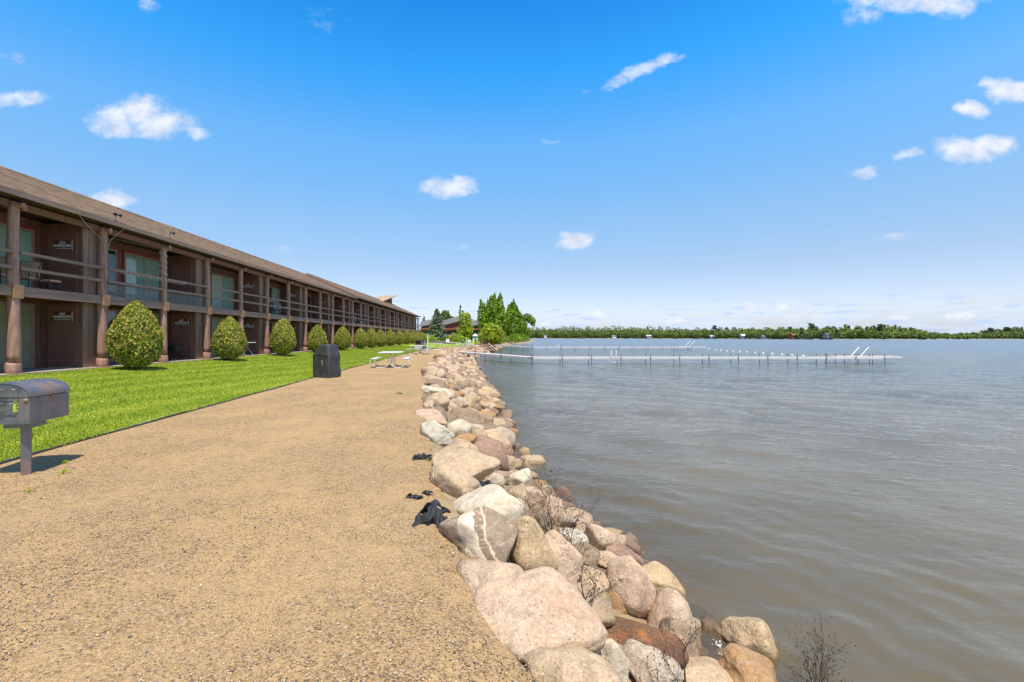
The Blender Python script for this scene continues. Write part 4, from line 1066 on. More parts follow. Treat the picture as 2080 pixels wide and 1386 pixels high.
mb = MB(); mb.box(-.25, .25, -.2, .2, .38, .44); inst('cushion', mb.mesh('cushion', M['pattern']), t_)
mb = MB()
for a in (-.23, .23):
    for b in (-.18, .18): mb.tube([(a, b, 0), (a, b, .38)], .014, 6)
inst('frame', mb.mesh('frame', M['black_metal']), t_)
def tub_chair(loc, rz, label, mat='black_metal', group=None):
    t_ = thing('mesh_chair', label, 'chair', loc, rz, group)
    mb = MB()
    arc = [(.30*math.cos(a), .28*math.sin(a), .80 - .16*max(0, -math.sin(a))*1.0 - (.14 if math.sin(a) < .2 else 0)) for a in np.linspace(-.5, math.pi+.5, 15)]
    mb.tube(arc, .013, 6)
    for a in (-.5, .6, 1.57, 2.54, math.pi+.5):
        mb.tube([(.24*math.cos(a), .22*math.sin(a), .42), (.30*math.cos(a), .28*math.sin(a), .70)], .007, 5)
    inst('arm_rail', mb.mesh('arm_rail', M[mat], True), t_)
    mb = MB(); N = 18
    for k in range(N):
        a0, a1 = -.3+(math.pi+.6)*k/N, -.3+(math.pi+.6)*(k+.62)/N
        mb.add([(.25*math.cos(a0), .23*math.sin(a0), .43), (.25*math.cos(a1), .23*math.sin(a1), .43), (.295*math.cos(a1), .275*math.sin(a1), .66+.1*math.sin(a1)), (.295*math.cos(a0), .275*math.sin(a0), .66+.1*math.sin(a0))], [(0, 1, 2, 3)])
    for k in range(4): mb.tube([((.255+.01*k)*math.cos(a), (.235+.01*k)*math.sin(a), .47+.055*k) for a in np.linspace(-.3, math.pi+.3, 12)], .004, 4)
    inst('back_mesh', mb.mesh('back_mesh', M[mat]), t_)
    mb = MB(); mb.tube([(0, 0, .42), (0, 0, .445)], .25, 16); inst('seat', mb.mesh('seat', M[mat]), t_)
    for sx, sy in ((-1, -1), (1, -1), (1, 1), (-1, 1)):
        mb = MB(); mb.tube([(sx*.2, sy*.18, .42), (sx*.22, sy*.2, .2), (sx*.27, sy*.25, 0)], .011, 6); inst('leg', mb.mesh('leg', M[mat], True), t_)
    return t_
tub_chair((-13.75, 20.3, .5), R(-60), 'black metal mesh tub chair on the patio by the fourth post, right hand one')
tub_chair((-14.35, 20.9, .5), R(150), 'black metal mesh tub chair behind the small patio table')
tub_chair((-13.9, 17.6, .5), R(70), 'black metal chair on the patio hidden behind the first round shrub')
tub_chair((-13.75, 12.5, .5), R(100), 'grey wicker armchair on the ground patio at the left edge', 'wicker')
t_ = thing('patio_table', 'small round black metal patio table beside two mesh chairs', 'table', (-13.95, 19.55, .5))
mb = MB(); mb.tube([(0, 0, .68), (0, 0, .70)], .36, 24); inst('table_top', mb.mesh('table_top', M['black_metal']), t_)
for a in (0, 2.1, 4.2):
    mb = MB(); mb.tube([(.05*math.cos(a), .05*math.sin(a), .68), (.04*math.cos(a), .04*math.sin(a), .3), (.25*math.cos(a), .25*math.sin(a), 0)], .012, 6); inst('leg', mb.mesh('leg', M['black_metal'], True), t_)
t_ = thing('folding_table', 'white folding table on the patio right of the second round shrub', 'table', (-13.55, 25.6, .5), R(0))
mb = MB(); mb.box(-.38, .38, -.6, .6, .70, .74); bevel(inst('table_top', mb.mesh('table_top', M['white']), t_), .008)
for sy in (-.4, .4):
    mb = MB(); mb.tube([(-.0, sy, .70), (0, sy, .38)], .014, 6); mb.tube([(-.33, sy, 0), (-.05, sy, .33), (0, sy, .38), (.05, sy, .33), (.33, sy, 0)], .014, 6); inst('leg', mb.mesh('leg', M['white'], True), t_)
# third unit balcony: covered table, stacked chairs
t_ = thing('covered_table', 'grey covered table on the third unit upper balcony', 'table', (-13.85, 28.6, 2.86))
mb = MB(); mb.box(-.4, .4, -.55, .55, .85, 1.12); bevel(inst('cover', mb.mesh('cover', M['timber']), t_), .02)
for a in (-.33, .33):
    for b in (-.45, .45): mb = MB(); mb.tube([(a, b, 0), (a, b, .85)], .02, 6); inst('leg', mb.mesh('leg', M['black_metal']), t_)
def side_chair(loc, rz, label, mat):
    t_ = thing('plastic_chair', label, 'chair', loc, rz)
    mb = MB(); mb.box(-.22, .22, -.22, .2, .40, .43); inst('seat', mb.mesh('seat', M[mat]), t_)
    mb = MB()
    for k in range(4): mb.box(-.21+k*.115, -.21+k*.115+.075, .19, .215, .43, .86)
    mb.box(-.22, .22, .188, .22, .84, .90); inst('backrest', mb.mesh('backrest', M[mat]), t_)
    for a in (-.2, .2):
        for b in (-.2, .19): mb = MB(); mb.box(a-.015, a+.015, b-.015, b+.015, 0, .40); inst('leg', mb.mesh('leg', M[mat]), t_)
side_chair((-13.6, 27.9, 2.86), R(90), 'teal plastic chair on the third unit balcony below the grey covered table', 'teal')
side_chair((-13.6, 29.4, 2.86), R(80), 'dark chair on the third unit balcony right of the teal chair', 'black_metal')
side_chair((-13.6, 30.7, 2.86), R(100), 'white plastic chair on the third unit balcony behind the post', 'frame')
side_chair((-13.6, 34.6, 2.86), R(95), 'dark chair on the fourth unit balcony beside the post', 'black_metal')
side_chair((-13.6, 48.5, 2.86), R(95), 'white plastic chair far along the upper balcony', 'white')
side_chair((-13.7, 50.4, 2.86), R(75), 'pale blue chair on the upper balcony past the white one', 'silver_blue')
side_chair((-13.6, 31.2, .5), R(85), 'dark chair on the ground patio behind the third round shrub', 'black_metal')

# ------------------------------------------------------------------ foliage
def leaves(P, N, size, flat=.35, seed=0, quad=False):
    """one leaf-shaped face per point P with outward normal N"""
    r = np.random.default_rng(seed); n = len(P)
    Nn = N + flat*2*r.standard_normal((n, 3)); Nn /= np.linalg.norm(Nn, axis=1)[:, None]
    T = np.cross(Nn, r.standard_normal((n, 3))); T /= np.linalg.norm(T, axis=1)[:, None]
    B = np.cross(Nn, T); s = size*(.6+.8*r.random(n))[:, None]
    V = np.stack([P - T*s*.5, P + B*s*.34, P + T*s*.6, P - B*s*.34], 1)
    return V.reshape(-1, 3), np.arange(n*4).reshape(-1, 4)
def egg_shrub_mesh(seed, n=9000):
    r = np.random.default_rng(seed); H = 2.0
    t_ = r.random(n)**.9; a = r.random(n)*2*math.pi
    def prof(t): return np.where(t < .32, np.sqrt(np.clip(1-((t-.36)/.38)**2, 0, 1)), np.cos((t-.32)/.68*math.pi/2)**.68)
    rad = .88*prof(t_)*(1+.05*np.sin(a*2+seed*2))
    dirs = np.stack([np.cos(a), np.sin(a)], 1)
    lump = np.array([mnoise.noise(Vector((math.cos(q)*2.2, math.sin(q)*2.2, z*5+seed*9))) for q, z in zip(a, t_)])
    rr_ = rad*(1+.11*lump) - .10*r.random(n)**2 + .025*r.standard_normal(n)
    P = np.stack([dirs[:, 0]*rr_, dirs[:, 1]*rr_, .12+t_*(H-.12)+.02*r.standard_normal(n)], 1)
    Nn = np.stack([dirs[:, 0]*.9, dirs[:, 1]*.9, (t_-.35)*1.6], 1); Nn /= np.linalg.norm(Nn, axis=1)[:, None]
    V, Fc = leaves(P, Nn, .075, .42, seed)
    # sprigs poking out
    return np_mesh('foliage', V, Fc, M['thuja'])
def core_mesh(name, sc, zc, mat):
    V, Fc = ico(3); me = np_mesh(name, V*np.array(sc)+np.array([0, 0, zc]), Fc, mat, True); return me
M['core'] = mat_plain('dark_core', (.035, .035, .012), .9, var=.3, scale=12)  # dark filler added inside the foliage to block see-through
shr = [egg_shrub_mesh(s, 14000) for s in range(5)]; corem = core_mesh('shrub_core', (.70, .70, .76), 1.0, M['core'])
def stem_mesh(seed):
    mb = MB(); r2 = random.Random(seed)
    for k in range(7):
        a = r2.uniform(0, 6.28); d = r2.uniform(.2, .45)
        mb.tube([(.05*math.cos(a), .05*math.sin(a), -.05), (.07*math.cos(a), .07*math.sin(a), .15), (d*math.cos(a), d*math.sin(a), .48), (d*1.3*math.cos(a), d*1.3*math.sin(a), .8)], [.05, .045, .03, .02], 6)
    return mb.mesh('stem', M['bark'], True)
stems = stem_mesh(1)
shl = [(15.6, 1.56, 2.30, 'first and largest egg shaped cedar shrub, in front of the second log post bay'),
       (21.6, 1.56, 2.05, 'second egg shaped shrub from the left, beside the white folding table'),
       (27.3, 1.62, 2.22, 'third egg shaped shrub, below the covered table balcony'),
       (32.9, 1.42, 1.98, 'fourth, narrower egg shaped shrub behind the covered grill'),
       (38.8, 1.50, 2.0, 'fifth egg shaped shrub, last one standing clear of its neighbours'),
       (44.4, 1.5, 2.0, 'sixth egg shaped shrub, left one of a touching pair'),
       (48.6, 1.45, 2.1, 'seventh egg shaped shrub, right one of a touching pair'),
       (53.0, 1.6, 2.0, 'eighth shrub in the row, start of the dense far stretch'),
       (58.3, 1.6, 2.1, 'ninth shrub in the row, in the dense far stretch'),
       (64.4, 1.6, 2.1, 'tenth shrub in the row, above the near lawn edge of the far grill'),
       (70.5, 1.8, 2.3, 'eleventh shrub in the row, taller and darker'),
       (76.6, 1.7, 2.1, 'twelfth shrub in the row, fourth from the far end'),
       (82.2, 1.7, 2.1, 'next to last egg shaped shrub of the row by the building end'),
       (88.0, 1.7, 2.1, 'last and farthest egg shaped shrub of the row')]
for k, (Y, w_, h, lb) in enumerate(shl):
    t_ = thing('cedar_shrub', lb, 'shrub', (-12.12 if k else -11.95, Y, lawn_z(-12.1, Y)-.02), k*1.7, 'egg shaped shrubs in a row before the building')
    o = inst('foliage', shr[k % 5], t_); c = inst('shrub_core', corem, t_); s = inst('stem', stems, t_)
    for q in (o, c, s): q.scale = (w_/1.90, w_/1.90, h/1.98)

def blob_tree(name, label, cat, loc, H, blobs, leafmat, nleaf, size, seed, trunk_r=.2, limbs=True, group=None):
    """blobs: (x, y, z, rx, ry, rz) in metres relative to the base"""
    r = np.random.default_rng(seed); t_ = thing(name, label, cat, loc, 0, group)
    vol = np.array([b[3]*b[4]+b[4]*b[5]+b[3]*b[5] for b in blobs]); cnt = (nleaf*vol/vol.sum()).astype(int)
    PP, NN = [], []
    for b, c in zip(blobs, cnt):
        d = r.standard_normal((c, 3)); d /= np.linalg.norm(d, axis=1)[:, None]
        # broken into sprays
        off = Vector(r.uniform(-9, 9, 3))
        lump = np.array([mnoise.noise(Vector(q)*2.4+off) for q in d])
        rad = (.62 + .38*r.random(c)**.6)*(1+.38*lump)
        keep = r.random(c) < .55+1.1*np.clip(lump+.25, 0, 1)
        d, rad = d[keep], rad[keep]
        q_ = d*rad[:, None]
        tp = np.clip(1-.42*q_[:, 2:3], .35, 1.4) if b[5] > b[3]*1.3 else 1.0
        q_ = q_*np.array(b[3:6])*np.concatenate([np.ones((len(q_), 2))*tp, np.ones((len(q_), 1))], 1)
        PP.append(q_+np.array(b[:3])); NN.append(d)
    V, Fc = leaves(np.concatenate(PP), np.concatenate(NN), size, .45, seed)
    inst('crown', np_mesh('crown', V, Fc, leafmat), t_)
    mb = MB(); top = max(b[2] for b in blobs)
    mb.tube([(0, 0, -.2), (.05, 0, top*.3), (-.05, 0, top*.65), (0, 0, top)], [trunk_r, trunk_r*.8, trunk_r*.5, trunk_r*.2], 8)
    if limbs:
        for b in blobs:
            mb.tube([(0, 0, max(.3, b[2]*.35)), (b[0]*.5, b[1]*.5, b[2]*.72), (b[0], b[1], b[2])], [trunk_r*.45, trunk_r*.3, trunk_r*.12], 6)
    inst('trunk', mb.mesh('trunk', M['bark'], True), t_)
    return t_
def at(x, Y, z=.3): return ((x-VX)*Y/F, Y, z)
q = 150/F
def upt(x): return (x)*q
blobs = [(upt(-21), 0, 9.0, 1.0, 1.2, 4.6), (upt(-15), .5, 8.0, 1.3, 1.6, 4.4), (upt(-7), 0, 8.6, 1.1, 1.3, 4.8), (upt(0), -.5, 10.2, 1.2, 1.5, 4.8), (upt(6), 0, 11.0, 1.15, 1.4, 4.9), (upt(13), .5, 10.0, 1.2, 1.4, 4.2), (upt(18), .2, 11.2, 1.1, 1.3, 4.9),
         (upt(23), -.5, 8.8, 1.0, 1.3, 3.6), (upt(-4), 1, 5.6, 2.8, 2.6, 3.4), (upt(12), 0, 5.8, 3.0, 2.8, 3.6)]
blob_tree('poplar_tree', 'tallest green poplar with several upright plumes beyond the beach', 'tree', at(998, 150), 15, blobs, M['poplar'], 9000, .62, 31, .28)
blobs = [(upt(-8), 0, 8.4, 1.4, 1.6, 3.6), (upt(-2), 0, 9.4, 1.2, 1.4, 3.9), (upt(3), 0, 9.8, 1.2, 1.4, 4.2), (upt(9), .5, 8.2, 1.4, 1.6, 3.6), (upt(15), .5, 6.8, 1.3, 1.6, 3.6), (upt(-15), 0, 5.8, 1.8, 2.0, 3.6), (upt(19), 0, 5.4, 1.4, 1.8, 3.4), (upt(0), 0, 4.6, 3.6, 3, 3.8)]
blob_tree('poplar_tree', 'second poplar with a rounded pointed crown nearest the lake', 'tree', at(1041, 156), 13, blobs, M['poplar'], 8000, .62, 32, .28)
blobs = [(upt(12), 0, 8.2, 1.5, 1.2, 1.4), (upt(20), 0, 7.2, 1.4, 1.2, 1.2), (upt(2), 0, 6.2, 1.5, 1.2, 2.0), (upt(24), 0, 6.0, .8, .8, .9), (upt(6), 0, 3.0, 2.0, 1.6, 2.6)]
blob_tree('leaning_tree', 'small tree leaning over the lake right of the poplars', 'tree', at(1060, 158), 9, blobs, M['poplar'], 3000, .5, 33, .2)
q = 100/F
blobs = [(0, 0, 2.3, 2.3, 2.2, 2.2), (-1.3, 0, 1.6, 1.6, 1.6, 1.6), (1.2, 0, 1.7, 1.7, 1.6, 1.8), (.2, 0, 3.2, 1.5, 1.4, 1.2)]
blob_tree('round_bush', 'big round yellow green bush behind the wooden stair railing', 'bush', at(998, 98, .1), 4.3, blobs, M['bush'], 7000, .32, 34, .1, True)
q = 130/F
blobs = [(upt(-4), 0, 7.0, 1.2, 1.3, 1.7), (upt(4), 0, 6.4, 1.3, 1.3, 1.9), (upt(0), 0, 4.6, 1.7, 1.5, 2.0), (upt(6), 0, 3.0, 1.5, 1.5, 1.8), (upt(-6), 0, 2.8, 1.5, 1.5, 1.6)]
blob_tree('birch_tree', 'slim light green tree in front of the dark red lodge', 'tree', at(945, 128), 8, blobs, M['bush'], 4500, .38, 35, .15)
for k, (x, Y, s, mat, lb) in enumerate([(925, 118, 1.6, 'bush', 'low green bush left of the slim light green tree'), (948, 122, .9, 'bush', 'low green bush under the slim tree, beside the teal kiosk'),
        (935, 112, 1.2, 'bush', 'small round bush at the foot of the slim tree'), (905, 125, 1.0, 'pine', 'dark low bush right of the parked car'), (872, 112, 1.3, 'bush', 'bush next to the building end, left of the spruce'),
        (990, 112, 1.2, 'bush', 'bush between the teal kiosk and the big round bush'), (1045, 128, 1.6, 'poplar', 'green bush at the foot of the second poplar'), (1062, 150, 1.7, 'poplar', 'green bush at the lake end of the point'),
        (1015, 120, 1.5, 'poplar', 'green bush between the big round bush and the poplars'), (880, 150, 1.4, 'bush', 'light green bush left of the parked car')]):
    blob_tree('small_bush', lb, 'bush', at(x, Y, .1), s*1.6, [(0, 0, s*.8, s*1.2, s, s*.85), (s*.7, 0, s*.6, s*.8, s*.8, s*.6), (-s*.7, .2, s*.55, s*.8, s*.8, s*.6)], M[mat], 1500, .26, 40+k, .06)
def conifer(name, label, loc, H, Rr, mat, seed, n=5200, sparse=0):
    r = np.random.default_rng(seed); t_ = thing(name, label, 'tree', loc)
    PP, NN = [], []; mb = MB(); mb.tube([(0, 0, -.2), (0, 0, H*.5), (0, 0, H)], [H*.02+.04, H*.012+.03, .02], 8)
    lay = int(H*2.6)
    for k in range(lay):
        z = H*(.10+.88*k/lay); rad = Rr*(1-(z/H))**.85*(1+.25*r.standard_normal()*.6)+.12
        nb = int(6+5*(1-z/H))
        for j in range(nb):
            if r.random() < sparse: continue
            a = r.random()*6.28; L = rad*(.7+.45*r.random()); c = max(8, int(n/lay/nb))
            s = r.random(c)**.7*L
            x = np.cos(a)*s + .10*L*r.standard_normal(c)*.8; y = np.sin(a)*s + .10*L*r.standard_normal(c)*.8
            zz = z - .28*s + .14*s*s/max(L, .1) - .12*np.abs(r.standard_normal(c))
            PP.append(np.stack([x, y, zz], 1)); NN.append(np.tile([math.cos(a)*.5, math.sin(a)*.5, .8], (c, 1)))
            mb.tube([(0, 0, z), (math.cos(a)*L*.9, math.sin(a)*L*.9, z-.16*L)], [.03, .008], 4)
    V, Fc = leaves(np.concatenate(PP), np.concatenate(NN), .30*(H/10)**.5, .4, seed)
    inst('crown', np_mesh('crown', V, Fc, M[mat]), t_); inst('trunk', mb.mesh('trunk', M['bark'], True), t_)
    return t_
conifer('spruce_tree', 'tall full blue green spruce before the lodge, right of the motel end', at(887, 130, .3), 10.0, 3.5, 'spruce', 51, 11000)
blob_tree('pine_tree', 'dark bushy pine behind the lodge roof, right of the spruce', 'tree', at(903, 190, .3), 12, [(0, 0, 9.2, 2.6, 2.2, 2.6), (.5, 0, 11.0, 1.7, 1.6, 1.6), (-1.5, 0, 8, 2, 2, 2)], M['pine'], 3500, .5, 52, .25)
blob_tree('pine_tree', 'shorter dark pine behind the lodge roof, next right of the bushy pine', 'tree', at(914, 195, .3), 10, [(0, 0, 7.8, 2.0, 2.0, 2.2), (.6, 0, 9.2, 1.2, 1.2, 1.2)], M['pine'], 2200, .5, 53, .25)
conifer('spruce_tree', 'thin sparse spruce top rising above the lodge roof', at(935, 185, .3), 15.0, 2.4, 'spruce', 54, 2600, .45)
conifer('pine_tree', 'small dark conifer top showing behind the motel roof end', at(839, 230, .3), 14.0, 2.5, 'pine', 55, 1800)
conifer('pine_tree', 'distant conifer between the motel end and the spruce', at(861, 220, .3), 12, 3.0, 'pine', 56, 1800)
# reeds and shore plants on the point
r_ = np.random.default_rng(5); n = 2500
Y = 105+70*r_.random(n); X = tab(tabE, Y)+1.5*(r_.random(n)-.8); P = np.stack([X, Y, .1+.9*r_.random(n)**1.5], 1)
V, Fc = leaves(P, np.tile([0, -1.0, .1], (n, 1)), .34, .4, 6)
tag(inst('shore_reeds', np_mesh('shore_reeds', V, Fc, M['reed'])), 'dry tan reeds and weeds along the shore of the point', 'reeds', kind='stuff')

# ------------------------------------------------------------------ lodge behind the beach
def lodge(x, Y, w_, hl, hr, label):
    t_ = thing('red_lodge', label, 'building', at(x, Y, .3))
    D = 9
    mb = MB()
    mb.prism([(0, 0), (w_, 0), (w_, hr-1.35), (0, hl-1.35)], 'y', 0, D); inst('wall', mb.mesh('wall', M['lodge_red']), t_)
    A = [(-.8, -1.1, hl-1.35), (w_+.3, -1.1, hr-1.35), (w_+.3, 6, hr+.9), (-.8, 6, hl+.7)]
    mb = MB(); mb.add([(x_, y_, z_) for x_, y_, z_ in A]+[(x_, y_, z_-.22) for x_, y_, z_ in A], [(0, 1, 2, 3), (7, 6, 5, 4), (0, 4, 5, 1), (1, 5, 6, 2), (2, 6, 7, 3), (3, 7, 4, 0)]); inst('roof', mb.mesh('roof', M['lodge_roof']), t_)
    mb = MB(); mb.prism([(-.45, 4.0), (0, 4.0), (0, hl-1.6), (-.45, hl-1.6)], 'x', w_*.62, w_); inst('bay_wall', mb.mesh('bay_wall', M['lodge_red']), t_)
    for z0, d, xa_, xb_ in ((3.9, 1.5, -.3, w_*.95), (1.7, 1.9, w_*.1, w_*.8)):
        mb = MB(); mb.prism([(-d, z0), (0, z0+.75), (0, z0+.9), (-d, z0+.16)], 'x', xa_, xb_); inst('porch_roof', mb.mesh('porch_roof', M['lodge_roof']), t_)
    for z0 in (2.55, .45):
        for k in range(2):
            mb = MB(); x0 = .7+k*w_*.45; mb.box(x0, x0+w_*.3, -.06, -.01, z0, z0+1.3); f = inst('window', mb.mesh('window', M['lodge_dark']), t_)
            mb = MB(); mb.box(x0-.08, x0, -.09, -.01, z0-.08, z0+1.38); mb.box(x0+w_*.3, x0+w_*.3+.08, -.09, -.01, z0-.08, z0+1.38); mb.box(x0, x0+w_*.3, -.09, -.01, z0+1.3, z0+1.38); inst('window_frame', mb.mesh('window_frame', M['lodge_dark']), f)
    mb = MB(); mb.box(.2, w_-.2, -1.6, -1.5, 4.0, 4.6); inst('balcony_rail', mb.mesh('balcony_rail', M['lodge_red']), t_)
lodge(856, 165, 6.0, 6.6, 7.8, 'dark red lodge unit with grey slanting roof, nearest the motel end')
lodge(899, 165, 6.6, 6.8, 8.8, 'dark red lodge unit with grey slanting roof, right of the tall spruce')
lodge(934, 168, 4.4, 6.2, 7.6, 'dark red lodge unit mostly hidden by the slim light green tree')
lodge(959, 165, 5.4, 6.6, 8.0, 'dark red lodge unit left of the tallest poplar')

# ------------------------------------------------------------------ docks
def dock(name, label, Yd, xa, xb, sec, ladder_x, endp, w_=1.25, deckz=-.30, group=None):
    t_ = thing(name, label, 'dock', (0, 0, 0))
    n = max(1, round((xb-xa)/sec)); s = (xb-xa)/n
    mb = MB(); mb.box(0, s-.012, -w_/2, -w_/2+.05, -.18, 0); mb.box(0, s-.012, w_/2-.05, w_/2, -.18, 0); mb.box(0, .05, -w_/2+.05, w_/2-.05, -.17, -.03); fr = mb.mesh('side_frame', M['dock_side'])
    mb = MB()
    for k in range(9): mb.box(.01+k*(s-.02)/9, .01+(k+1)*(s-.02)/9-.018, -w_/2+.052, w_/2-.052, -.025, .006)
    dk = mb.mesh('deck_section', M['dock_deck'])
    mb = MB(); mb.tube([(0, 0, -2.2), (0, 0, .30)], .028, 7); pipe = mb.mesh('dock_post', M['post_metal'])
    for k in range(n):
        d = inst('deck_section', dk, t_, (xa+k*s, Yd, deckz)); inst('side_frame', fr, d)
        for sy in (-1, 1): inst('dock_post', pipe, t_, (xa+k*s+.05, Yd+sy*(w_/2+.035), deckz))
    for sy in (-1, 1): inst('dock_post', pipe, t_, (xb, Yd+sy*(w_/2+.035), deckz))
    # platform at the end, set behind the run
    px0, px1, py0 = endp
    n2 = max(1, round((px1-px0)/sec)); s2 = (px1-px0)/n2
    for k in range(n2):
        d = inst('deck_section', dk, t_, (px0+k*s2, Yd+py0, deckz)); d.scale.x = s2/s; inst('side_frame', fr, d)
        for sy in (-1, 1): inst('dock_post', pipe, t_, (px0+k*s2+.05, Yd+py0+sy*(w_/2+.035), deckz))
    for lx in ladder_x:
        mb = MB()
        for a in (0, .45):
            mb.tube([(lx+a, Yd-w_/2-.06, -1.3), (lx+a, Yd-w_/2-.06, deckz+.45), (lx+a, Yd-w_/2+.1, deckz+.62), (lx+a, Yd-w_/2+.3, deckz+.5), (lx+a, Yd-w_/2+.3, deckz)], .022, 6)
        mb.tube([(lx, Yd-w_/2-.06, -.75), (lx+.45, Yd-w_/2-.06, -.75)], .02, 5); inst('swim_ladder', mb.mesh('swim_ladder', M['white'], True), t_)
    return t_
d1 = dock('boat_dock', 'nearer long white sided dock with pipe posts running out to the right', 42.3, 4.35, 36.6, 2.70, [(1240-VX)*42/F], (33.5, 40.0, 1.9))
# raised roll-in ladder rails at its end
def rail_pair(x, Y, z, L, label):
    t_ = thing('raised_ladder', label, 'ladder', (x, Y, z))
    for a in (0, .9):
        mb = MB(); mb.tube([(a-.15, 0, -.35), (a, 0, 0), (a+L*.72, 0, L*.78)], .028, 7); inst('side_rail', mb.mesh('side_rail', M['white'], True), t_)
    mb = MB()
    for k in range(3): mb.tube([(0+k*.22-.1, 0, -.2+k*.0), (.9+k*.22-.1, 0, -.2)], .022, 5)
    inst('rung', mb.mesh('rung', M['white'], True), t_)
rail_pair((1720-VX)*43/F, 42.6, -.28, 1.15, 'pair of white raised ladder rails on the end of the nearer dock')
d2 = dock('boat_dock', 'farther long white sided dock behind the nearer one', 88.8, 9.2, 40.0, 2.80, [(1130-VX)*88.8/F], (37.5, 44.0, 2.2))
rail_pair((1391-VX)*89/F, 89, -.28, 1.5, 'pair of white raised ladder rails on the end of the farther dock')
def gangway(name, label, A, B, w_, npost, posts=True):
    t_ = thing(name, label, 'gangway', (0, 0, 0))
    A, B = Vector(A), Vector(B); d = (B-A); L = d.length; u = d.normalized(); sd_ = Vector((-u.y, u.x, 0)).normalized()
    n = max(2, int(L/2.7))
    for k in range(n):
        a, b = A.lerp(B, k/n), A.lerp(B, (k+1)/n-.002)
        def slab(o0, o1, z0, z1, mat, nm):
            mb = MB(); P = [a+sd_*o0, a+sd_*o1, b+sd_*o1, b+sd_*o0]
            mb.add([(p.x, p.y, p.z+z0) for p in P]+[(p.x, p.y, p.z+z1) for p in P], [(0, 3, 2, 1), (4, 5, 6, 7), (0, 1, 5, 4), (1, 2, 6, 5), (2, 3, 7, 6), (3, 0, 4, 7)]); return mb.mesh(nm, M[mat])
        dk = inst('deck_section', slab(-w_/2+.055, w_/2-.055, -.03, .0, 'dock_deck', 'deck_section'), t_)
        mb_ = slab(-w_/2, -w_/2+.05, -.20, .012, 'dock_side', 'side_frame'); inst('side_frame', mb_, dk)
        inst('side_frame', slab(w_/2-.05, w_/2, -.20, .012, 'dock_side', 'side_frame'), dk)
    for k in npost:
        p = A.lerp(B, k)
        for s in (-1, 1):
            q_ = p+sd_*s*(w_/2+.04); mb = MB(); zb = bank_z(q_.x, q_.y)-.3
            mb.tube([(q_.x, q_.y, zb), (q_.x, q_.y, p.z+.5)], .03, 7); inst('support_post', mb.mesh('support_post', M['post_metal']), t_)
gangway('dock_gangway', 'gangway ramp from the gravel beach down to the nearer dock', (-8.0, 58.5, .08), (4.3, 42.3, -.30), 1.2, (.61, .82))
gangway('dock_gangway', 'gangway from the shore by the brown stairs to the farther dock', (2.2, 95, .02), (9.15, 88.8, -.30), 1.2, (.5, .95))
# buoys
t0 = None
bx = [(1440, 709), (1453, 711.5), (1464, 712.6), (1476, 713.4), (1489, 714.2), (1502, 715), (1517, 716.2), (1533, 717), (1550, 718.2), (1568, 719.4), (1588, 720.8), (1608, 722.2), (1631, 723.6)]
V, Fc = ico(2)
bm_ = np_mesh('float', V*np.array([.17, .17, .13]), Fc, M['white'], True)
mb = MB(); mb.tube([(0, 0, -.2), (0, 0, .16)], .03, 6); bs = mb.mesh('rope_eye', M['grey_metal'])
for k, (x, y) in enumerate(bx):
    Y = -LAKE*0 + (1.5-LAKE)*F/(y-VY)
    lb = 'white swim buoy closest to the nearer dock' if k == 12 else 'white swim buoy farthest out, near the far dock end' if k == 0 else 'white swim buoy, %s counted from the nearer dock end of the line' % ['', 'second', 'third', 'fourth', 'fifth', 'sixth', 'seventh', 'eighth', 'ninth', 'tenth', 'eleventh', 'twelfth'][12-k]
    t_ = thing('swim_buoy', lb, 'buoy', ((x-VX)*Y/F, Y, LAKE+.04), 0, 'white buoys floating in a line between the docks')
    inst('float', bm_, t_); inst('rope_eye', bs, t_)

# ------------------------------------------------------------------ brown stair railing at the water
t_ = thing('wooden_steps', 'brown wooden landing with railing and steps down into the lake', 'steps', (0, 0, 0))
XA, XB, XC, YS = (965-VX)*78/F, (987-VX)*78/F, (1008-VX)*76/F, 78
for Yo in (0, 1.3):
    for z in (.38, .72, 1.0):
        mb = MB(); mb.box(XA, XB, YS+Yo, YS+Yo+.06, z-.05, z+.07); inst('railing', mb.mesh('railing', M['rail_brown']), t_)
    for x in (XA, (XA+XB)/2, XB): mb = MB(); mb.box(x-.05, x+.05, YS+Yo+.062, YS+Yo+.14, 0, 1.1); inst('post', mb.mesh('post', M['rail_brown']), t_)
    for dz in (.05, .42, .95):
        mb = MB(); mb.add([(XB, YS+Yo, dz), (XC, YS+Yo-1, dz-1.25), (XC, YS+Yo-.94, dz-1.25), (XB, YS+Yo+.06, dz), (XB, YS+Yo, dz+.22), (XC, YS+Yo-1, dz-1.03), (XC, YS+Yo-.94, dz-1.03), (XB, YS+Yo+.06, dz+.22)],
                [(0, 1, 2, 3), (4, 7, 6, 5), (0, 4, 5, 1), (1, 5, 6, 2), (2, 6, 7, 3), (3, 7, 4, 0)]); inst('stair_rail', mb.mesh('stair_rail', M['rail_brown']), t_)
for k in range(6):
    mb = MB(); f = k/6; x = XB+(XC-XB)*f; mb.box(x, x+.3, YS-1*f+.08, YS-1*f+1.2, -.02-1.15*f, .03-1.15*f); inst('tread', mb.mesh('tread', M['timber']), t_)
mb = MB(); mb.box(XA-.8, XB, YS+.15, YS+1.25, .02, .08); inst('landing', mb.mesh('landing', M['timber']), t_)

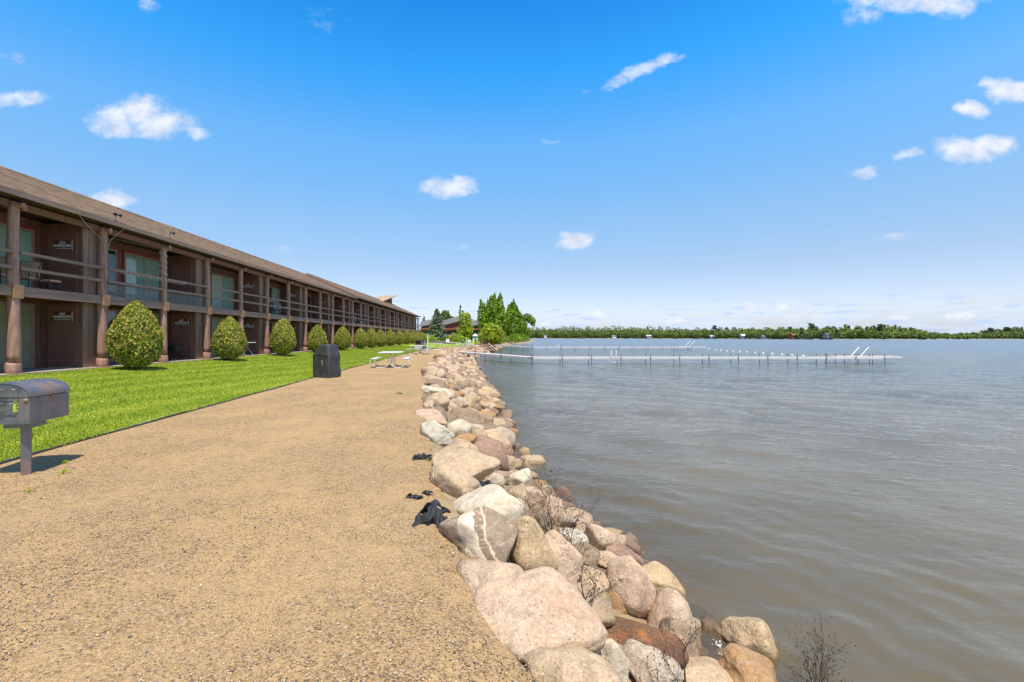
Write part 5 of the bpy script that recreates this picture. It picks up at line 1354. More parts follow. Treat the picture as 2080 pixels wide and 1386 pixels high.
# ------------------------------------------------------------------ picnic tables
def picnic_table(loc, rz, label):
    t_ = thing('picnic_table', label, 'picnic table', loc, rz)
    mb = MB(); mb.box(-.55, .55, -.92, .92, .735, .775); bevel(inst('table_top', mb.mesh('table_top', M['tabletop']), t_), .012)
    for s in (-1, 1):
        mb = MB(); mb.box(s*.62, s*.92, -.92, .92, .435, .47); bevel(inst('seat', mb.mesh('seat', M['tabletop']), t_), .01)
    for y in (-.70, .70):
        for s in (-1, 1):
            P = [(.62, .425), (.80, .43), (.92, .38), (.975, .27), (.94, .13), (.83, .045), (.7, .025), (.3, .025), (.16, .06), (.085, .16), (.06, .3), (.065, .5), (.12, .64), (.25, .725), (.42, .73)]
            mb = MB(); mb.tube([(s*a, y, b) for a, b in P], .022, 8); inst('tube_frame', mb.mesh('tube_frame', M['offwhite'], True), t_)
    return t_
TT = picnic_table((-4.76, 23.2, .0), R(4), 'nearest white tube picnic table with pale blue green top')
for loc, rz, lb in (((-6.02, 41.2, 0), -8, 'second picnic table, with a white tank under it'), ((-5.9, 57.0, 0), 10, 'third picnic table, right of the white pole'),
                    ((-4.9, 68, 0), 4, 'fourth picnic table, on the lawn edge past the gangway'), ((-3.4, 79, 0), 0, 'fifth and farthest picnic table near the wooden stairs')):
    c = copy_tree(TT); c.location = loc; c.rotation_euler.z = R(rz); c['label'] = lb
tt = thing('propane_tank', 'white propane tank under the second picnic table', 'tank', (-5.75, 40.9, 0))
mb = MB(); mb.tube([(0, 0, .03), (0, 0, .07), (0, 0, .14), (0, 0, .36), (0, 0, .43), (0, 0, .46)], [.12, .13, .17, .17, .12, .03], 14); inst('cylinder', mb.mesh('cylinder', M['white'], True), tt)
mb = MB(); mb.tube([(.09*math.cos(a), .09*math.sin(a), .50) for a in np.linspace(0, 5, 9)], .012, 5); inst('collar', mb.mesh('collar', M['white']), tt)
# grill station and bin
tt = thing('grill_station', 'white and brown outdoor grill cabinet behind the second picnic table', 'grill', (-7.75, 53, .02))
mb = MB(); mb.box(-.40, .40, -.25, .25, 0, .62); bevel(inst('cabinet', mb.mesh('cabinet', M['dock_side']), tt), .01)
mb = MB(); mb.box(-.40, -.33, -.25, .25, .622, 1.15); mb.box(.33, .40, -.25, .25, .622, 1.15); mb.box(-.33, .33, .18, .25, .622, 1.15); mb.box(-.42, .42, -.27, .27, 1.152, 1.20); inst('hood', mb.mesh('hood', M['timber']), tt)
mb = MB(); mb.box(-.33, .33, -.1, .15, .64, .95); inst('firebox', mb.mesh('firebox', M['rust'] if 'rust' in M else M['rail_brown']), tt)
tt = thing('trash_bin', 'blue grey bin standing right of the outdoor grill cabinet', 'bin', (-7.05, 53, .02))
mb = MB(); mb.tube([(0, 0, 0), (0, 0, .05), (0, 0, .95)], [.2, .21, .25], 14); inst('barrel', mb.mesh('barrel', M['blue_grey'], True), tt)
mb = MB(); mb.tube([(0, 0, .952), (0, 0, 1.0), (0, 0, 1.1)], [.27, .26, .08], 14); inst('lid', mb.mesh('lid', M['blue_grey'], True), tt)
# poles
tt = thing('white_pole', 'tall white pole on the beach beside the gangway head', 'pole', (-7.4, 59, 0))
mb = MB(); mb.box(-.045, .045, -.045, .045, 0, 1.9); inst('shaft', mb.mesh('shaft', M['white']), tt)
mb = MB(); mb.box(-.06, .06, -.06, .06, 1.902, 1.93); inst('cap', mb.mesh('cap', M['white']), tt)
tt = thing('white_pole', 'short white pole far back on the lawn near the slim tree', 'pole', at(948, 105, .2))
mb = MB(); mb.box(-.05, .05, -.05, .05, 0, 1.3); inst('shaft', mb.mesh('shaft', M['white']), tt)
mb = MB(); mb.box(-.07, .07, -.07, .07, 1.302, 1.34); inst('cap', mb.mesh('cap', M['white']), tt)
# green barrel grill and a pale one further on
def kettle(x, Y, mat, lb):
    tt = thing('barrel_grill', lb, 'grill', at(x, Y, 0))
    V, Fc = ico(2); inst('bowl', np_mesh('bowl', V*np.array([.30, .30, .26])+np.array([0, 0, .85]), Fc, M[mat], True), tt)
    for a in (0, 2.1, 4.2):
        mb = MB(); mb.tube([(.15*math.cos(a), .15*math.sin(a), .7), (.3*math.cos(a), .3*math.sin(a), 0)], .02, 6); inst('leg', mb.mesh('leg', M[mat]), tt)
kettle(940, 73, 'green_paint', 'dark green kettle grill on the far beach'); kettle(953, 76, 'white', 'white kettle grill right of the dark green one')
# teal kiosk
tt = thing('teal_kiosk', 'small teal and white kiosk with a pale peaked roof', 'kiosk', at(965.5, 150, .25))
mb = MB(); mb.box(-.85, .85, -.8, .8, 0, 1.75); inst('wall', mb.mesh('wall', M['house_white']), tt)
mb = MB(); mb.box(-.3, .3, -.86, -.805, .0, 1.4); inst('door', mb.mesh('door', M['teal']), tt)
mb = MB(); mb.box(-.9, -.5, -.86, -.805, 1.2, 1.75); mb.box(.5, .9, -.86, -.805, 1.2, 1.75); mb.box(-.5, .5, -.86, -.805, 1.42, 1.75); inst('teal_panel', mb.mesh('teal_panel', M['teal']), tt)
mb = MB(); mb.add([(-1.1, -1.1, 1.75), (1.1, -1.1, 1.75), (1.1, 1.1, 1.75), (-1.1, 1.1, 1.75), (0, 0, 2.6)], [(0, 1, 4), (1, 2, 4), (2, 3, 4), (3, 0, 4), (3, 2, 1, 0)]); inst('roof', mb.mesh('roof', M['house_white']), tt)
# timber terraces on the far lawn
for k, (x, Y, L, z) in enumerate([(880, 95, 5.0, .25), (893, 100, 5.5, .45), (905, 90, 4.0, .25)]):
    tt = thing('timber_terrace', ['lowest grey timber retaining edge on the far lawn', 'upper grey timber retaining edge below the parked car', 'right hand grey timber retaining edge on the far lawn'][k], 'retaining edge', at(x, Y, 0))
    for j in range(3): mb = MB(); mb.box(-L/2, L/2, -.12, .12, j*.19+z-.2, j*.19+z-.2+.175); inst('timber', mb.mesh('timber', M['timber']), tt)
# parked car
tt = thing('parked_car', 'silver blue pickup parked in front of the lodge', 'car', at(897, 138, .85), R(70))
mb = MB(); mb.box(-2.4, 2.4, -.9, .9, .35, .95); mb.box(-2.35, -.5, -.88, .88, .952, 1.05); bevel(inst('body', mb.mesh('body', M['silver_blue']), tt), .08)
mb = MB(); mb.prism([(-.4, .952), (1.3, .952), (.8, 1.55), (-.1, 1.6)], 'y', -.82, .82); inst('cab', mb.mesh('cab', M['silver_blue']), tt)
mb = MB(); mb.prism([(-.3, 1.0), (1.12, 1.0), (.75, 1.48), (-.05, 1.5)], 'y', -.835, .835); inst('side_glass', mb.mesh('side_glass', M['lodge_dark']), tt)
for x in (-1.5, 1.5):
    for y in (-.85, .85):
        mb = MB(); mb.tube([(x, y-.1, .35), (x, y+.1, .35)], .35, 14); w_o = inst('wheel', mb.mesh('wheel', M['black_rubber']), tt)
        mb = MB(); mb.tube([(x, y-.11, .35), (x, y+.11, .35)], .2, 12); inst('rim', mb.mesh('rim', M['grey_metal']), w_o)
tt = thing('adirondack_chair', 'white chair on the far lawn right of the timber terraces', 'chair', at(909, 92, .2))
mb = MB(); mb.box(-.3, .3, -.3, .3, .35, .4); inst('seat', mb.mesh('seat', M['white']), tt)
mb = MB(); mb.box(-.3, -.02, .25, .3, .4, 1.0); mb.box(.02, .3, .25, .3, .4, 1.0); inst('backrest', mb.mesh('backrest', M['white']), tt)
for a in (-.27, .27):
    for b in (-.27, .27): mb = MB(); mb.box(a-.03, a+.03, b-.03, b+.03, 0, .35); inst('leg', mb.mesh('leg', M['white']), tt)
# pale timber frame on the point
tt = thing('garden_arbor', 'pale wooden arbor standing left of the second poplar trunk', 'arbor', at(1028, 135, .1))
mb = MB(); mb.box(-1, -.88, -.06, .06, 0, 1.5); inst('upright', mb.mesh('upright', M['dock_deck']), tt); mb = MB(); mb.box(.88, 1, -.06, .06, 0, 1.5); inst('upright', mb.mesh('upright', M['dock_deck']), tt)
mb = MB(); mb.box(-1.05, 1.05, -.06, .06, 1.502, 1.62); inst('crossbar', mb.mesh('crossbar', M['dock_deck']), tt)

# ------------------------------------------------------------------ park grill, near left
def make_steel():
    m, t, b = new_mat('weathered_steel')
    co = t.n('ShaderNodeTexCoord').outputs['Object']
    n = t.noise(co, 2.6, 6, .7, dist=.3); f = t.noise(co, 40, 4, .7)
    st = t.noise(t.v('MULTIPLY', co, (14, 14, 1.2)), 2.5, 4, .6)
    c = t.ramp(t.m('ADD', t.m('MULTIPLY', n, .7), t.m('MULTIPLY', st, .3)), [(.3, (.10, .105, .115)), (.5, (.17, .175, .19)), (.7, (.26, .26, .27))])
    rust = t.step(t.m('ADD', t.m('MULTIPLY', n, .8), t.m('MULTIPLY', f, .25)), .50, .64)
    c = t.mix(t.m('MULTIPLY', rust, .8), c, t.ramp(f, [(.35, (.13, .055, .03)), (.65, (.32, .17, .10))]))
    setc(t, b, 'Base Color', c); setc(t, b, 'Roughness', t.m('MULTIPLY_ADD', rust, .3, .45)); setc(t, b, 'Metallic', t.m('MULTIPLY_ADD', rust, -.45, .5))
    bump(t, b, f, .0015)
    return m
M['steel'] = make_steel()
g = thing('park_grill', 'weathered steel park grill with arched lid on a single post', 'grill', (-5.215, 5.14, 0), R(10))
hx, hy, zb, zs, zt = .27, .29, .57, .853, 1.012
mb = MB()  # open-topped pan of sheet steel
tk = .006
mb.box(-hx, hx, -hy, -hy+tk, zb, zs-.004); mb.box(-hx, hx, hy-tk, hy, zb, zs-.004); mb.box(-hx, -hx+tk, -hy+tk, hy-tk, zb, zs-.004); mb.box(hx-tk, hx, -hy+tk, hy-tk, zb, zs-.004); mb.box(-hx+tk, hx-tk, -hy+tk, hy-tk, zb, zb+tk)
inst('firebox', mb.mesh('firebox', M['steel']), g)
mb = MB(); N = 22
arc = [(math.cos(math.pi*k/N)*(hx+.006), zs+.004+(zt-zs)*math.sin(math.pi*k/N)**.85) for k in range(N+1)]
arc_i = [(x*.975, zs+.004+(z-zs-.004)*.955) for x, z in arc]
n = len(arc)
vs = [(x, -hy-.012, z) for x, z in arc]+[(x, hy+.012, z) for x, z in arc]+[(x, -hy-.012, z) for x, z in arc_i]+[(x, hy+.012, z) for x, z in arc_i]
fs = []
for k in range(N): fs += [(k, k+1, n+k+1, n+k), (2*n+k, 3*n+k, 3*n+k+1, 2*n+k+1), (k, 2*n+k, 2*n+k+1, k+1), (n+k, n+k+1, 3*n+k+1, 3*n+k)]
fs += [(0, n, 3*n, 2*n), (N, 2*n+N, 3*n+N, n+N)]
mb.add(vs, fs)
lid = inst('lid', mb.mesh('lid', M['steel'], False), g)
for sy, nm in ((-hy-.004, 'lid_end'), (hy-.002, 'lid_end')):
    mb = MB(); mb.prism([(x*.97, z) for x, z in arc_i], 'y', sy, sy+.006); inst(nm, mb.mesh(nm, M['steel']), lid)
def coil(cx, cz, y, L, turns, r=.016):
    mb = MB(); P = [(cx+L/2+.10, y+.045, cz), (cx+L/2+.10, y, cz), (cx+L/2+.02, y, cz)]
    mb.tube(P, .006, 6)
    P = [(cx+L/2-L*k/(turns*10), y+r*math.cos(k*.628), cz+r*math.sin(k*.628)) for k in range(turns*10+1)]; mb.tube(P, .0045, 5)
    mb.tube([(cx-L/2-.02, y, cz), (cx-L/2-.10, y, cz), (cx-L/2-.10, y+.045, cz)], .006, 6)
    mb.tube([(cx-L/2-.02, y, cz), (cx+L/2+.02, y, cz)], .005, 6)
    return mb.mesh('coil_handle', M['grey_metal'], True)
inst('coil_handle', coil(-.0, .955-.01, -hy-.055, .14, 6), lid)
inst('coil_handle', coil(-.03, .80, -hy-.055, .16, 7), g)
mb = MB(); mb.prism([(.115, .70), (.115, .825), (.15, .825), (.15, .80), (.165, .79), (.15, .775), (.15, .765), (.165, .752), (.15, .738), (.15, .728), (.165, .715), (.15, .70)], 'y', -hy-.004, -hy-.0005)
inst('slot_filler', mb.mesh('slot_filler', M['lime']), g)  # green plate added in place of grass showing through the notched slot
mb = MB(); mb.tube([(.235, -hy-.012, .825), (.235, -hy-.001, .825)], .016, 12); inst('bolt', mb.mesh('bolt', M['frame'], True), g)
mb = MB(); mb.box(.205, .262, -hy-.003, -hy-.0005, .80, .851); inst('hinge_plate', mb.mesh('hinge_plate', M['steel']), g)
for k, y in enumerate((-.18, 0, .17)):
    mb = MB(); mb.tube([(hx-.001, y, .835), (hx+.004, y, .835)], .007, 8); inst('rivet', mb.mesh('rivet', M['black_metal']), g)
mb = MB(); mb.box(0, .25, -.26, -.03, zb-.05, zb-.002); inst('mount_bracket', mb.mesh('mount_bracket', M['steel']), g)
mb = MB(); mb.box(-.043, .043, -.043, .043, -.1, zb-.052); mb.xf(Matrix.Translation((.133, -.145, 0)) @ Matrix.Rotation(R(32), 4, 'Z')); po = inst('post', mb.mesh('post', M['steel']), g); bevel(po, .006)

# ------------------------------------------------------------------ covered gas grill
g = thing('covered_grill', 'gas grill under a black fitted fabric cover at the lawn edge', 'grill', (-5.98, 17.2, 0), R(-24))
def cover_mesh():
    NA, NZ = 96, 34; rows = []
    for j in range(NZ):
        z = 1.21*j/(NZ-1)
        f = max(0, (z-.84)/.37)
        x0, x1 = -.42 + .26*f, .40 - .06*f
        y0, y1 = -.33 + .05*f, .33 - .05*f
        fl = 1+.03*(1-z/1.2)
        row = []
        for k in range(NA):
            a = 2*math.pi*k/NA; c_, s_ = math.cos(a), math.sin(a)
            p = 7-2.5*f; r0 = (abs(c_)**p+abs(s_)**p)**(-1/p)
            x = (x0+x1)/2+(x1-x0)/2*c_*r0*fl; y = (y0+y1)/2+(y1-y0)/2*s_*r0*fl
            fold = .016*math.sin(a*9+z*3+1.3*math.sin(z*5))*(1.15-z)*(1.6 if x > .2 else .5)
            fold += .013*mnoise.noise(Vector((x*5, y*5, z*3)))*(1.8 if x > .25 else .7)
            row.append((x+c_*fold, y+s_*fold, z + (.02*math.sin(a*5) if j == 0 else 0)+.012*mnoise.noise(Vector((x*6, y*6, z*6)))*(j > 2)))
        rows.append(row)
    mb = MB()
    for j in range(NZ-1):
        for k in range(NA): pass
    top = rows[-1]; cx_ = sum(v[0] for v in top)/NA; cy_ = sum(v[1] for v in top)/NA
    for f_, dz_ in ((.90, .018), (.72, .030), (.40, .036)):
        rows.append([(cx_+(v[0]-cx_)*f_, cy_+(v[1]-cy_)*f_, v[2]+dz_) for v in top])
    NZ += 3
    V = [v for r in rows for v in r]; Fs = [(j*NA+k, j*NA+(k+1) % NA, (j+1)*NA+(k+1) % NA, (j+1)*NA+k) for j in range(NZ-1) for k in range(NA)]
    Fs.append(tuple((NZ-1)*NA+k for k in range(NA)))
    mb.add(V, Fs); return mb.mesh('fabric_cover', M['cover'], True)
inst('fabric_cover', cover_mesh(), g)
mb = MB(); mb.tube([(.12, -.365, .66), (.14, -.375, .50), (.15, -.37, .40)], [.012, .016, .012], 6); inst('strap', mb.mesh('strap', M['timber'], True), g)
mb = MB(); mb.box(-.425, .40, -.345, -.335, .835, .85); inst('seam', mb.mesh('seam', M['dark_fabric']), g)
for x in (-.3, .3):
    for y in (-.22, .22): mb = MB(); mb.tube([(x-.02, y, .04), (x+.02, y, .04)], .04, 10); inst('caster', mb.mesh('caster', M['black_rubber']), g)

# ------------------------------------------------------------------ torn landscape fabric
def scrap(name, label, X, Y, w_, l_, seed, rz=0, hump=.08):
    r = random.Random(seed); N1, N2 = 22, 16; off = Vector((r.uniform(-9, 9), r.uniform(-9, 9), 0))
    V = []; 
    for i in range(N1):
        for j in range(N2):
            u, v = i/(N1-1)-.5, j/(N2-1)-.5
            ex = w_*(1+.5*mnoise.noise(Vector((v*5, 3, 0))+off)); ey = l_*(1+.6*mnoise.noise(Vector((u*4, 7, 0))+off))
            z = hump*(1-3.2*(u*u+v*v)) + .03*w_/.2*mnoise.noise(Vector((u*5, v*2.5, 1))+off) + .010*math.sin(u*18+v*5)*w_/.2
            V.append((u*ex, v*ey + .05*u*math.sin(v*7), max(.004, z+.012)))
    Fs = [(i*N2+j, i*N2+j+1, (i+1)*N2+j+1, (i+1)*N2+j) for i in range(N1-1) for j in range(N2-1)
          if mnoise.noise(Vector((i*.2, j*.25, 5))+off) > -.38]
    mb = MB(); mb.add(V, Fs); me = mb.mesh(name, M['dark_fabric'], True)
    o = inst(name, me, None, (X, Y, bank_z(X, Y)), rz); md = o.modifiers.new('s', 'SOLIDIFY'); md.thickness = .004
    return tag(o, label, 'fabric scrap')
def gp(x, y, z=0): Y = (1.5-z)*F/(y-VY); return ((x-VX)*Y/F, Y)
X, Y = gp(884, 1052); scrap('torn_fabric', 'largest torn black landscape fabric beside the banded rock', X-.02, Y, .22, .36, 3, R(-10), .12)
X, Y = gp(842, 1012); scrap('torn_fabric', 'small black fabric scrap on the gravel left of the largest one', X, Y, .14, .07, 4, R(-20), .02)
X, Y = gp(868, 1004); scrap('torn_fabric', 'thin black fabric strip just above the largest scrap', X, Y, .10, .06, 8, R(-40), .02)
X, Y = gp(858, 932); scrap('torn_fabric', 'black fabric scrap on the gravel near the tan boulders', X, Y, .22, .12, 6, R(10), .04)
# little weeds
def weed(X, Y, s, lb):
    n = 26; r = np.random.default_rng(int(abs(X*100)+Y*10)); P = np.stack([X+s*.5*r.standard_normal(n), Y+s*.5*r.standard_normal(n), .01+s*.4*r.random(n)], 1)
    V, Fc = leaves(P, np.tile([0, 0, 1.0], (n, 1)), s*.5, .6, 1); tag(inst('weed', np_mesh('weed', V, Fc, M['bush'])), lb, 'weed')
for x, y, s, lb in ((812, 801, .10, 'green weed in the gravel right of the covered grill'), (130, 962, .05, 'weed in the gravel right of the park grill post'), (132, 941, .05, 'weed in the shadow of the park grill'), (60, 999, .04, 'tiny weed below the park grill post')):
    X, Y = gp(x, y); weed(X, Y, s, lb)

# ------------------------------------------------------------------ dry twiggy plants
def dry_plant(name, label, base, H, spread, n, seed, lean=(0, 0)):
    r = random.Random(seed); t_ = thing(name, label, 'dry plant', base)
    mb = MB(); heads = MB()
    def grow(p, d, L, rad, lvl):
        pts = [p]; q_ = Vector(p); dd = Vector(d)
        for k in range(4):
            dd = (dd + Vector((r.gauss(0, .12), r.gauss(0, .12), r.gauss(.03, .08)))).normalized(); q_ = q_ + dd*L/4; pts.append(q_.copy())
        mb.tube(pts, [rad, rad*.85, rad*.7, rad*.55, rad*.35], 4, cap=False)
        if lvl == 0 or L < .05:
            heads.tube([q_, q_+dd*.008], [.0045, .002], 5); return
        for k in range(r.choice((2, 3, 3, 4))):
            s = r.randint(1, 4); b = pts[s]; a = r.uniform(0, 6.28)
            nd = (dd + .75*Vector((math.cos(a), math.sin(a), r.uniform(-.1, .5)))).normalized()
            grow(b, nd, L*r.uniform(.45, .7), rad*.55, lvl-1)
    for k in range(n):
        a = r.uniform(0, 6.28); s = spread*r.uniform(.2, 1)
        grow(Vector((r.uniform(-.04, .04), r.uniform(-.04, .04), -.05)), Vector((math.cos(a)*s+lean[0], math.sin(a)*s+lean[1], 1)).normalized(), H*r.uniform(.5, .8), .0032 if k else .007, 3)
    inst('stalks', mb.mesh('stalks', M['twig']), t_); inst('seed_heads', heads.mesh('seed_heads', M['twig']), t_)['kind'] = 'stuff'
def bp(x, y, dz=0):
    Y = 3.0
    for _ in range(80):
        X = (x-VX)*Y/F; Z = 1.5-(y-VY)*Y/F; Y = max(1.2, Y+(Z-bank_z(X, Y)-dz)*.35*F/(y-VY))
    return ((x-VX)*Y/F, Y, 1.5-(y-VY)*Y/F)
dry_plant('dry_plant', 'tall bare twiggy plant growing between the boulders mid bank', bp(1120, 1108, .15), .62, .55, 9, 3, (.12, 0))
dry_plant('dry_plant', 'tangle of bare stalks under the yellowish shaded boulder', bp(1190, 1215, .25), .26, .9, 4, 4, (.2, 0))
dry_plant('dry_plant', 'dense low dry stalks over the brown boulder', bp(1165, 1125, .20), .34, .9, 7, 8)
dry_plant('dry_plant', 'bare dark plant with seed heads beside the yellow boulder in the water', (bp(1610, 1400)[0]-.1, 3.1, -1.0), .50, .45, 6, 5, (0, 0))
dry_plant('dry_plant', 'bare dark plant leaning right at the bottom edge in the water', (2.15, 2.95, -1.0), .48, .6, 4, 6, (.3, 0))
dry_plant('dry_plant', 'single thin stalk rising before the salmon pink boulder', bp(1385, 1386, .2), .34, .3, 2, 7)
# foam
def foam():
    r = np.random.default_rng(8); P = []; Fs = []; n = 0
    for cx, cy, s, c in ((1475, 1335, .025, 40), (1497, 1352, .02, 40), (1464, 1312, .03, 20), (1472, 1368, .03, 60)):
        X, Y = gp(cx, cy, LAKE)
        for k in range(c):
            x, y = X+s*r.standard_normal()*1.2, Y+s*r.standard_normal(); rad = .003+.005*r.random(); V, Fc = ico(1)
            P.append(V*np.array([rad*1.4, rad, rad*.4])+np.array([x, y, LAKE+.008])); Fs.append(Fc+n); n += len(V)
    return np_mesh('water_foam', np.concatenate(P), np.concatenate(Fs), M['white'], True)
tag(inst('water_foam', foam()), 'small patches of white foam on the water beside the yellow boulder', 'foam', kind='stuff')

# ------------------------------------------------------------------ far shore
shore = [(-300, 1150), (128, 1130), (300, 1050), (450, 850), (430, 700), (450, 585), (545, 575), (700, 650), (800, 640), (1100, 660), (1900, 900)]
mb = MB()
for (xa, ya), (xb, yb) in zip(shore[:-1], shore[1:]):
    f0 = 1.004; f1 = 1.02
    mb.add([(xa, ya, LAKE-.2), (xb, yb, LAKE-.2), (xb*f0, yb*f0, LAKE+.5), (xa*f0, ya*f0, LAKE+.5)], [(0, 1, 2, 3)], 1)
    mb.add([(xa*f0, ya*f0, LAKE+.5), (xb*f0, yb*f0, LAKE+.5), (xb*f1, yb*f1, 1.8), (xa*f1, ya*f1, 1.8)], [(0, 1, 2, 3)])
    mb.add([(xa*f1, ya*f1, 1.8), (xb*f1, yb*f1, 1.8), (xb*2.5, yb*2.5, 3), (xa*2.5, ya*2.5, 3)], [(0, 1, 2, 3)])
M['understory'] = mat_plain('understory', (.07, .10, .02), .9, var=.4, scale=.08)
tag(inst('far_shore', mb.mesh('far_shore', [M['understory'], M['sand_far']])), kind='structure')
sr = [((x/y)*F+VX, x, y) for x, y in shore]; sx = [a[0] for a in sr]; 
def shore_at(px):
    # outermost (nearest) crossing of this sight line with the shore polyline
    best = None; u = (px-VX)/F
    for (xa, ya), (xb, yb) in zip(shore[:-1], shore[1:]):
        # solve xa+t(xb-xa) = u (ya+t(yb-ya))
        den = (xb-xa)-u*(yb-ya)
        if abs(den) < 1e-9: continue
        t_ = (u*ya-xa)/den
        if 0 <= t_ <= 1:
            Y = ya+t_*(yb-ya)
            if best is None or Y < best: best = Y
    return best
prof = [(900, 669), (1060, 668), (1090, 668), (1200, 667.5), (1300, 667), (1400, 670), (1480, 670), (1560, 669), (1600, 668), (1640, 667), (1700, 665), (1790, 665.5), (1840, 669), (1852, 672), (1870, 673), (1886, 678), (1932, 682), (1978, 678), (2009, 673), (2055, 670), (2200, 669), (2600, 670)]
def far_wood():
    r = np.random.default_rng(77); P = {0: [], 1: []}; N = {0: [], 1: []}
    x = 700.0
    while x < 2700:
        Yb = shore_at(x)
        for row in range(3):
            xx = x + r.uniform(-5, 5); Y = (Yb or 900)*(1.012 + .028*row) + r.uniform(-3, 3)
            top = np.interp(xx, [a for a, b in prof], [b for a, b in prof]); H = (691-top)*Y/F*(.98 if row == 2 else .82 if row == 1 else .62)*r.uniform(.82, 1.12)
            con = r.random() < (.08 if xx < 1950 else .3)
            rad = r.uniform(3.8, 6.6)*Y/700; 
            c = 290 if not con else 170
            d = r.standard_normal((c, 3)); d /= np.linalg.norm(d, axis=1)[:, None]; d[:, 1] = -np.abs(d[:, 1])
            X = (xx-VX)/F*Y
            if con:
                t_ = r.random(c)**1.3; a = r.random(c)*6.28; rr_ = rad*.55*(1-t_)+.3
                p = np.stack([X+rr_*np.cos(a), Y+rr_*np.sin(a), .3+H*1.10*t_], 1); P[1].append(p); N[1].append(np.stack([np.cos(a), np.sin(a), .3*np.ones(c)], 1))
            else:
                hz = H*.5
                p = d*np.array([rad, rad, hz])*(.8+.3*r.random(c))[:, None] + np.array([X, Y, hz+.3]); P[0].append(p); N[0].append(d)
        x += 7.5
    out = []
    for k, nm, mt, lb in ((0, 'far_wood', 'wood_far', 'band of leafy green woodland along the far lake shore'), (1, 'far_conifers', 'wood_con', 'dark conifers scattered through the far shore woodland')):
        V, Fc = leaves(np.concatenate(P[k]), np.concatenate(N[k]), 2.1, .4, 3+k); tag(inst(nm, np_mesh(nm, V, Fc, M[mt])), lb, 'woodland', kind='stuff')
far_wood()
# a dark backing sheet added inside the wood so that the sky does not show between trunks
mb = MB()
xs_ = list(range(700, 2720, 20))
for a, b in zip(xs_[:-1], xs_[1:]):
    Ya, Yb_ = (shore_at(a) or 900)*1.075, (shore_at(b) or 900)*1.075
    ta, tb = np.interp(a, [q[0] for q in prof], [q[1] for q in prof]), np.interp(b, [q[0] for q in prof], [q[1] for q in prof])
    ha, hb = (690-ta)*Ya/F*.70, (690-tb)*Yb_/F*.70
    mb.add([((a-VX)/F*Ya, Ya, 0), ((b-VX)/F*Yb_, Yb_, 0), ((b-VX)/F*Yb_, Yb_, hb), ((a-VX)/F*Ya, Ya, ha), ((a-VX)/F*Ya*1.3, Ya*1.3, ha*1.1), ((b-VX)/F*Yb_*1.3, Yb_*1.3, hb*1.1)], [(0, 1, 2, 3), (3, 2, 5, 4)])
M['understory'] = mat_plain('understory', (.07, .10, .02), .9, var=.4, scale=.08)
tag(inst('wood_backing', mb.mesh('wood_backing', M['understory'])), kind='structure')
def tall_pine(px_, top, seed, lb):
    Y = shore_at(px_)*1.03; H = (690-top)*Y/F; t_ = thing('tall_pine', lb, 'tree', ((px_-VX)/F*Y, Y, .5))
    r = np.random.default_rng(seed); PP = []; 
    for k in range(7):
        a = r.random()*6.28; c = 90; z = H*(.72+.045*k); L = (H*.20)*(1-.07*k); d = r.standard_normal((c, 3))*np.array([1.5, 1.5, .6])
        PP.append(d+np.array([math.cos(a)*L*.6, math.sin(a)*L*.6, z]))
    P = np.concatenate(PP); V, Fc = leaves(P, np.tile([0, -.3, .8], (len(P), 1)), 1.2, .5, seed); inst('crown', np_mesh('crown', V, Fc, M['wood_con']), t_)
    mb = MB(); mb.tube([(0, 0, 0), (0, 0, H)], [.35, .12], 6); inst('trunk', mb.mesh('trunk', M['bark']), t_)
tall_pine(1648, 660.5, 1, 'lone tall dark pine standing above the wood beyond the red house'); tall_pine(1789, 662, 2, 'tall dark pine above the wood right of the grey houses')
tall_pine(1452, 665, 3, 'tall dark pine over the far wood left of the middle'); tall_pine(2046, 668, 4, 'tall pine near the right edge of the far shore')
tall_pine(2012, 670, 5, 'tall pine second from the right edge of the far shore')
def house(px_, y0, y1, w_px, wallm, roofm, lb, fy=.998):
    Y = shore_at(px_)*1.006*fy; k = Y/F; w_ = w_px*k; H = (y1-y0)*k; zb = LAKE+.6 + max(0, (690-y1)*k-.3)
    t_ = thing('lake_house', lb, 'house', ((px_-VX)*k, Y, zb))
    mb = MB(); mb.box(-w_/2, w_/2, 0, 8, -2.5, H*.6); inst('wall', mb.mesh('wall', M[wallm]), t_)
    mb = MB(); mb.prism([(-.8, H*.58), (4, H*1.05), (8.8, H*.58), (8.8, H*.5), (4, H*.95), (-.8, H*.5)], 'x', -w_/2-.6, w_/2+.6); inst('roof', mb.mesh('roof', M[roofm]), t_)
    for j in range(3):
        mb = MB(); x = -w_/2+w_*(.15+.28*j); mb.box(x, x+w_*.16, -.08, -.01, H*.12, H*.4); inst('window', mb.mesh('window', M['lodge_dark']), t_)
house(1618, 679, 687, 16, 'house_red', 'house_red', 'red brown lake house on the far shore')
house(1652, 680, 688, 15, 'house_red', 'house_grey', 'house with pale grey roof right of the red brown one')
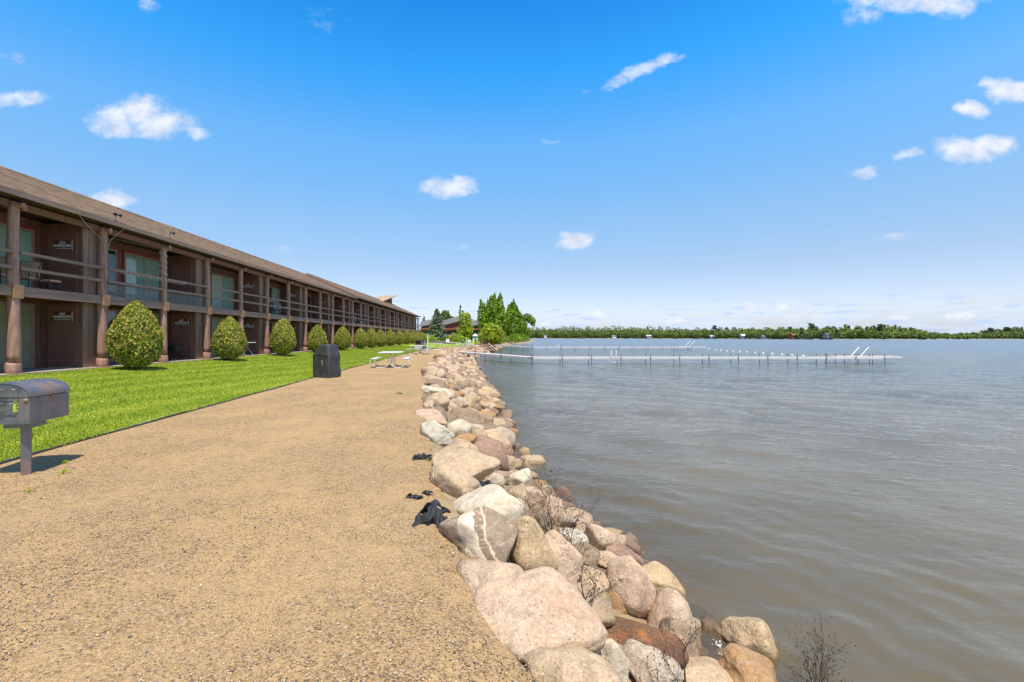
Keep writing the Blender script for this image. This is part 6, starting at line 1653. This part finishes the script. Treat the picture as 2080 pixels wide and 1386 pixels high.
house(1690, 678, 684, 19, 'house_grey', 'house_grey', 'dark grey twin roofed house on the far shore rise')
house(1513, 681, 688, 12, 'house_grey', 'house_white', 'small white roofed house on the far shore left of the red one')
house(1556, 683, 688, 13, 'house_grey', 'house_grey', 'low grey cottage between the white roofed and red houses')
house(1320, 683, 687, 12, 'house_grey', 'house_white', 'small cottage on the far shore above the middle of the near dock')
house(1248, 683, 687, 8, 'house_white', 'house_grey', 'small white cottage on the far shore above the docks, left one')
house(1108, 682.5, 686.5, 6, 'house_white', 'house_grey', 'tiny white cottage on the far shore near the point')
house(1448, 683.5, 687.5, 9, 'house_grey', 'house_white', 'small pale roofed cottage before the far wood, between docks and middle')
def boat(px_, w_, lb):
    Y = shore_at(px_)*.985; t_ = thing('moored_boat', lb, 'boat', ((px_-VX)/F*Y, Y, LAKE))
    mb = MB(); mb.add([(-w_/2, -1, .1), (w_/2, -1, .1), (w_/2+.8, 0, .6), (w_/2, 1, .1), (-w_/2, 1, .1), (-w_/2-.1, -1.1, .7), (w_/2, -1.1, .8), (w_/2+1.2, 0, .95), (w_/2, 1.1, .8), (-w_/2-.1, 1.1, .7)],
        [(0, 1, 6, 5), (1, 2, 7, 6), (2, 3, 8, 7), (3, 4, 9, 8), (4, 0, 5, 9), (5, 6, 7, 8, 9)]); inst('hull', mb.mesh('hull', M['house_white']), t_)
    mb = MB(); mb.box(-w_*.2, w_*.15, -.8, .8, 1.7, 1.85)
    for a in (-w_*.18, w_*.12): mb.box(a, a+.08, -.75, -.67, .8, 1.7); mb.box(a, a+.08, .67, .75, .8, 1.7)
    inst('canopy', mb.mesh('canopy', M['blue_grey']), t_)
for px_, w_, lb in ((1131, 5, 'white boat on the far shore near the point, leftmost'), (1232, 6, 'white boat moored above the farther dock'), (1280, 6, 'boat with dark canopy below the far wood'), (1362, 5, 'white boat on the far shore above the ladder rails'), (1655, 5, 'white boat below the pale grey roofed house'), (1768, 5, 'white boat right of the grey houses')):
    boat(px_, w_, lb)
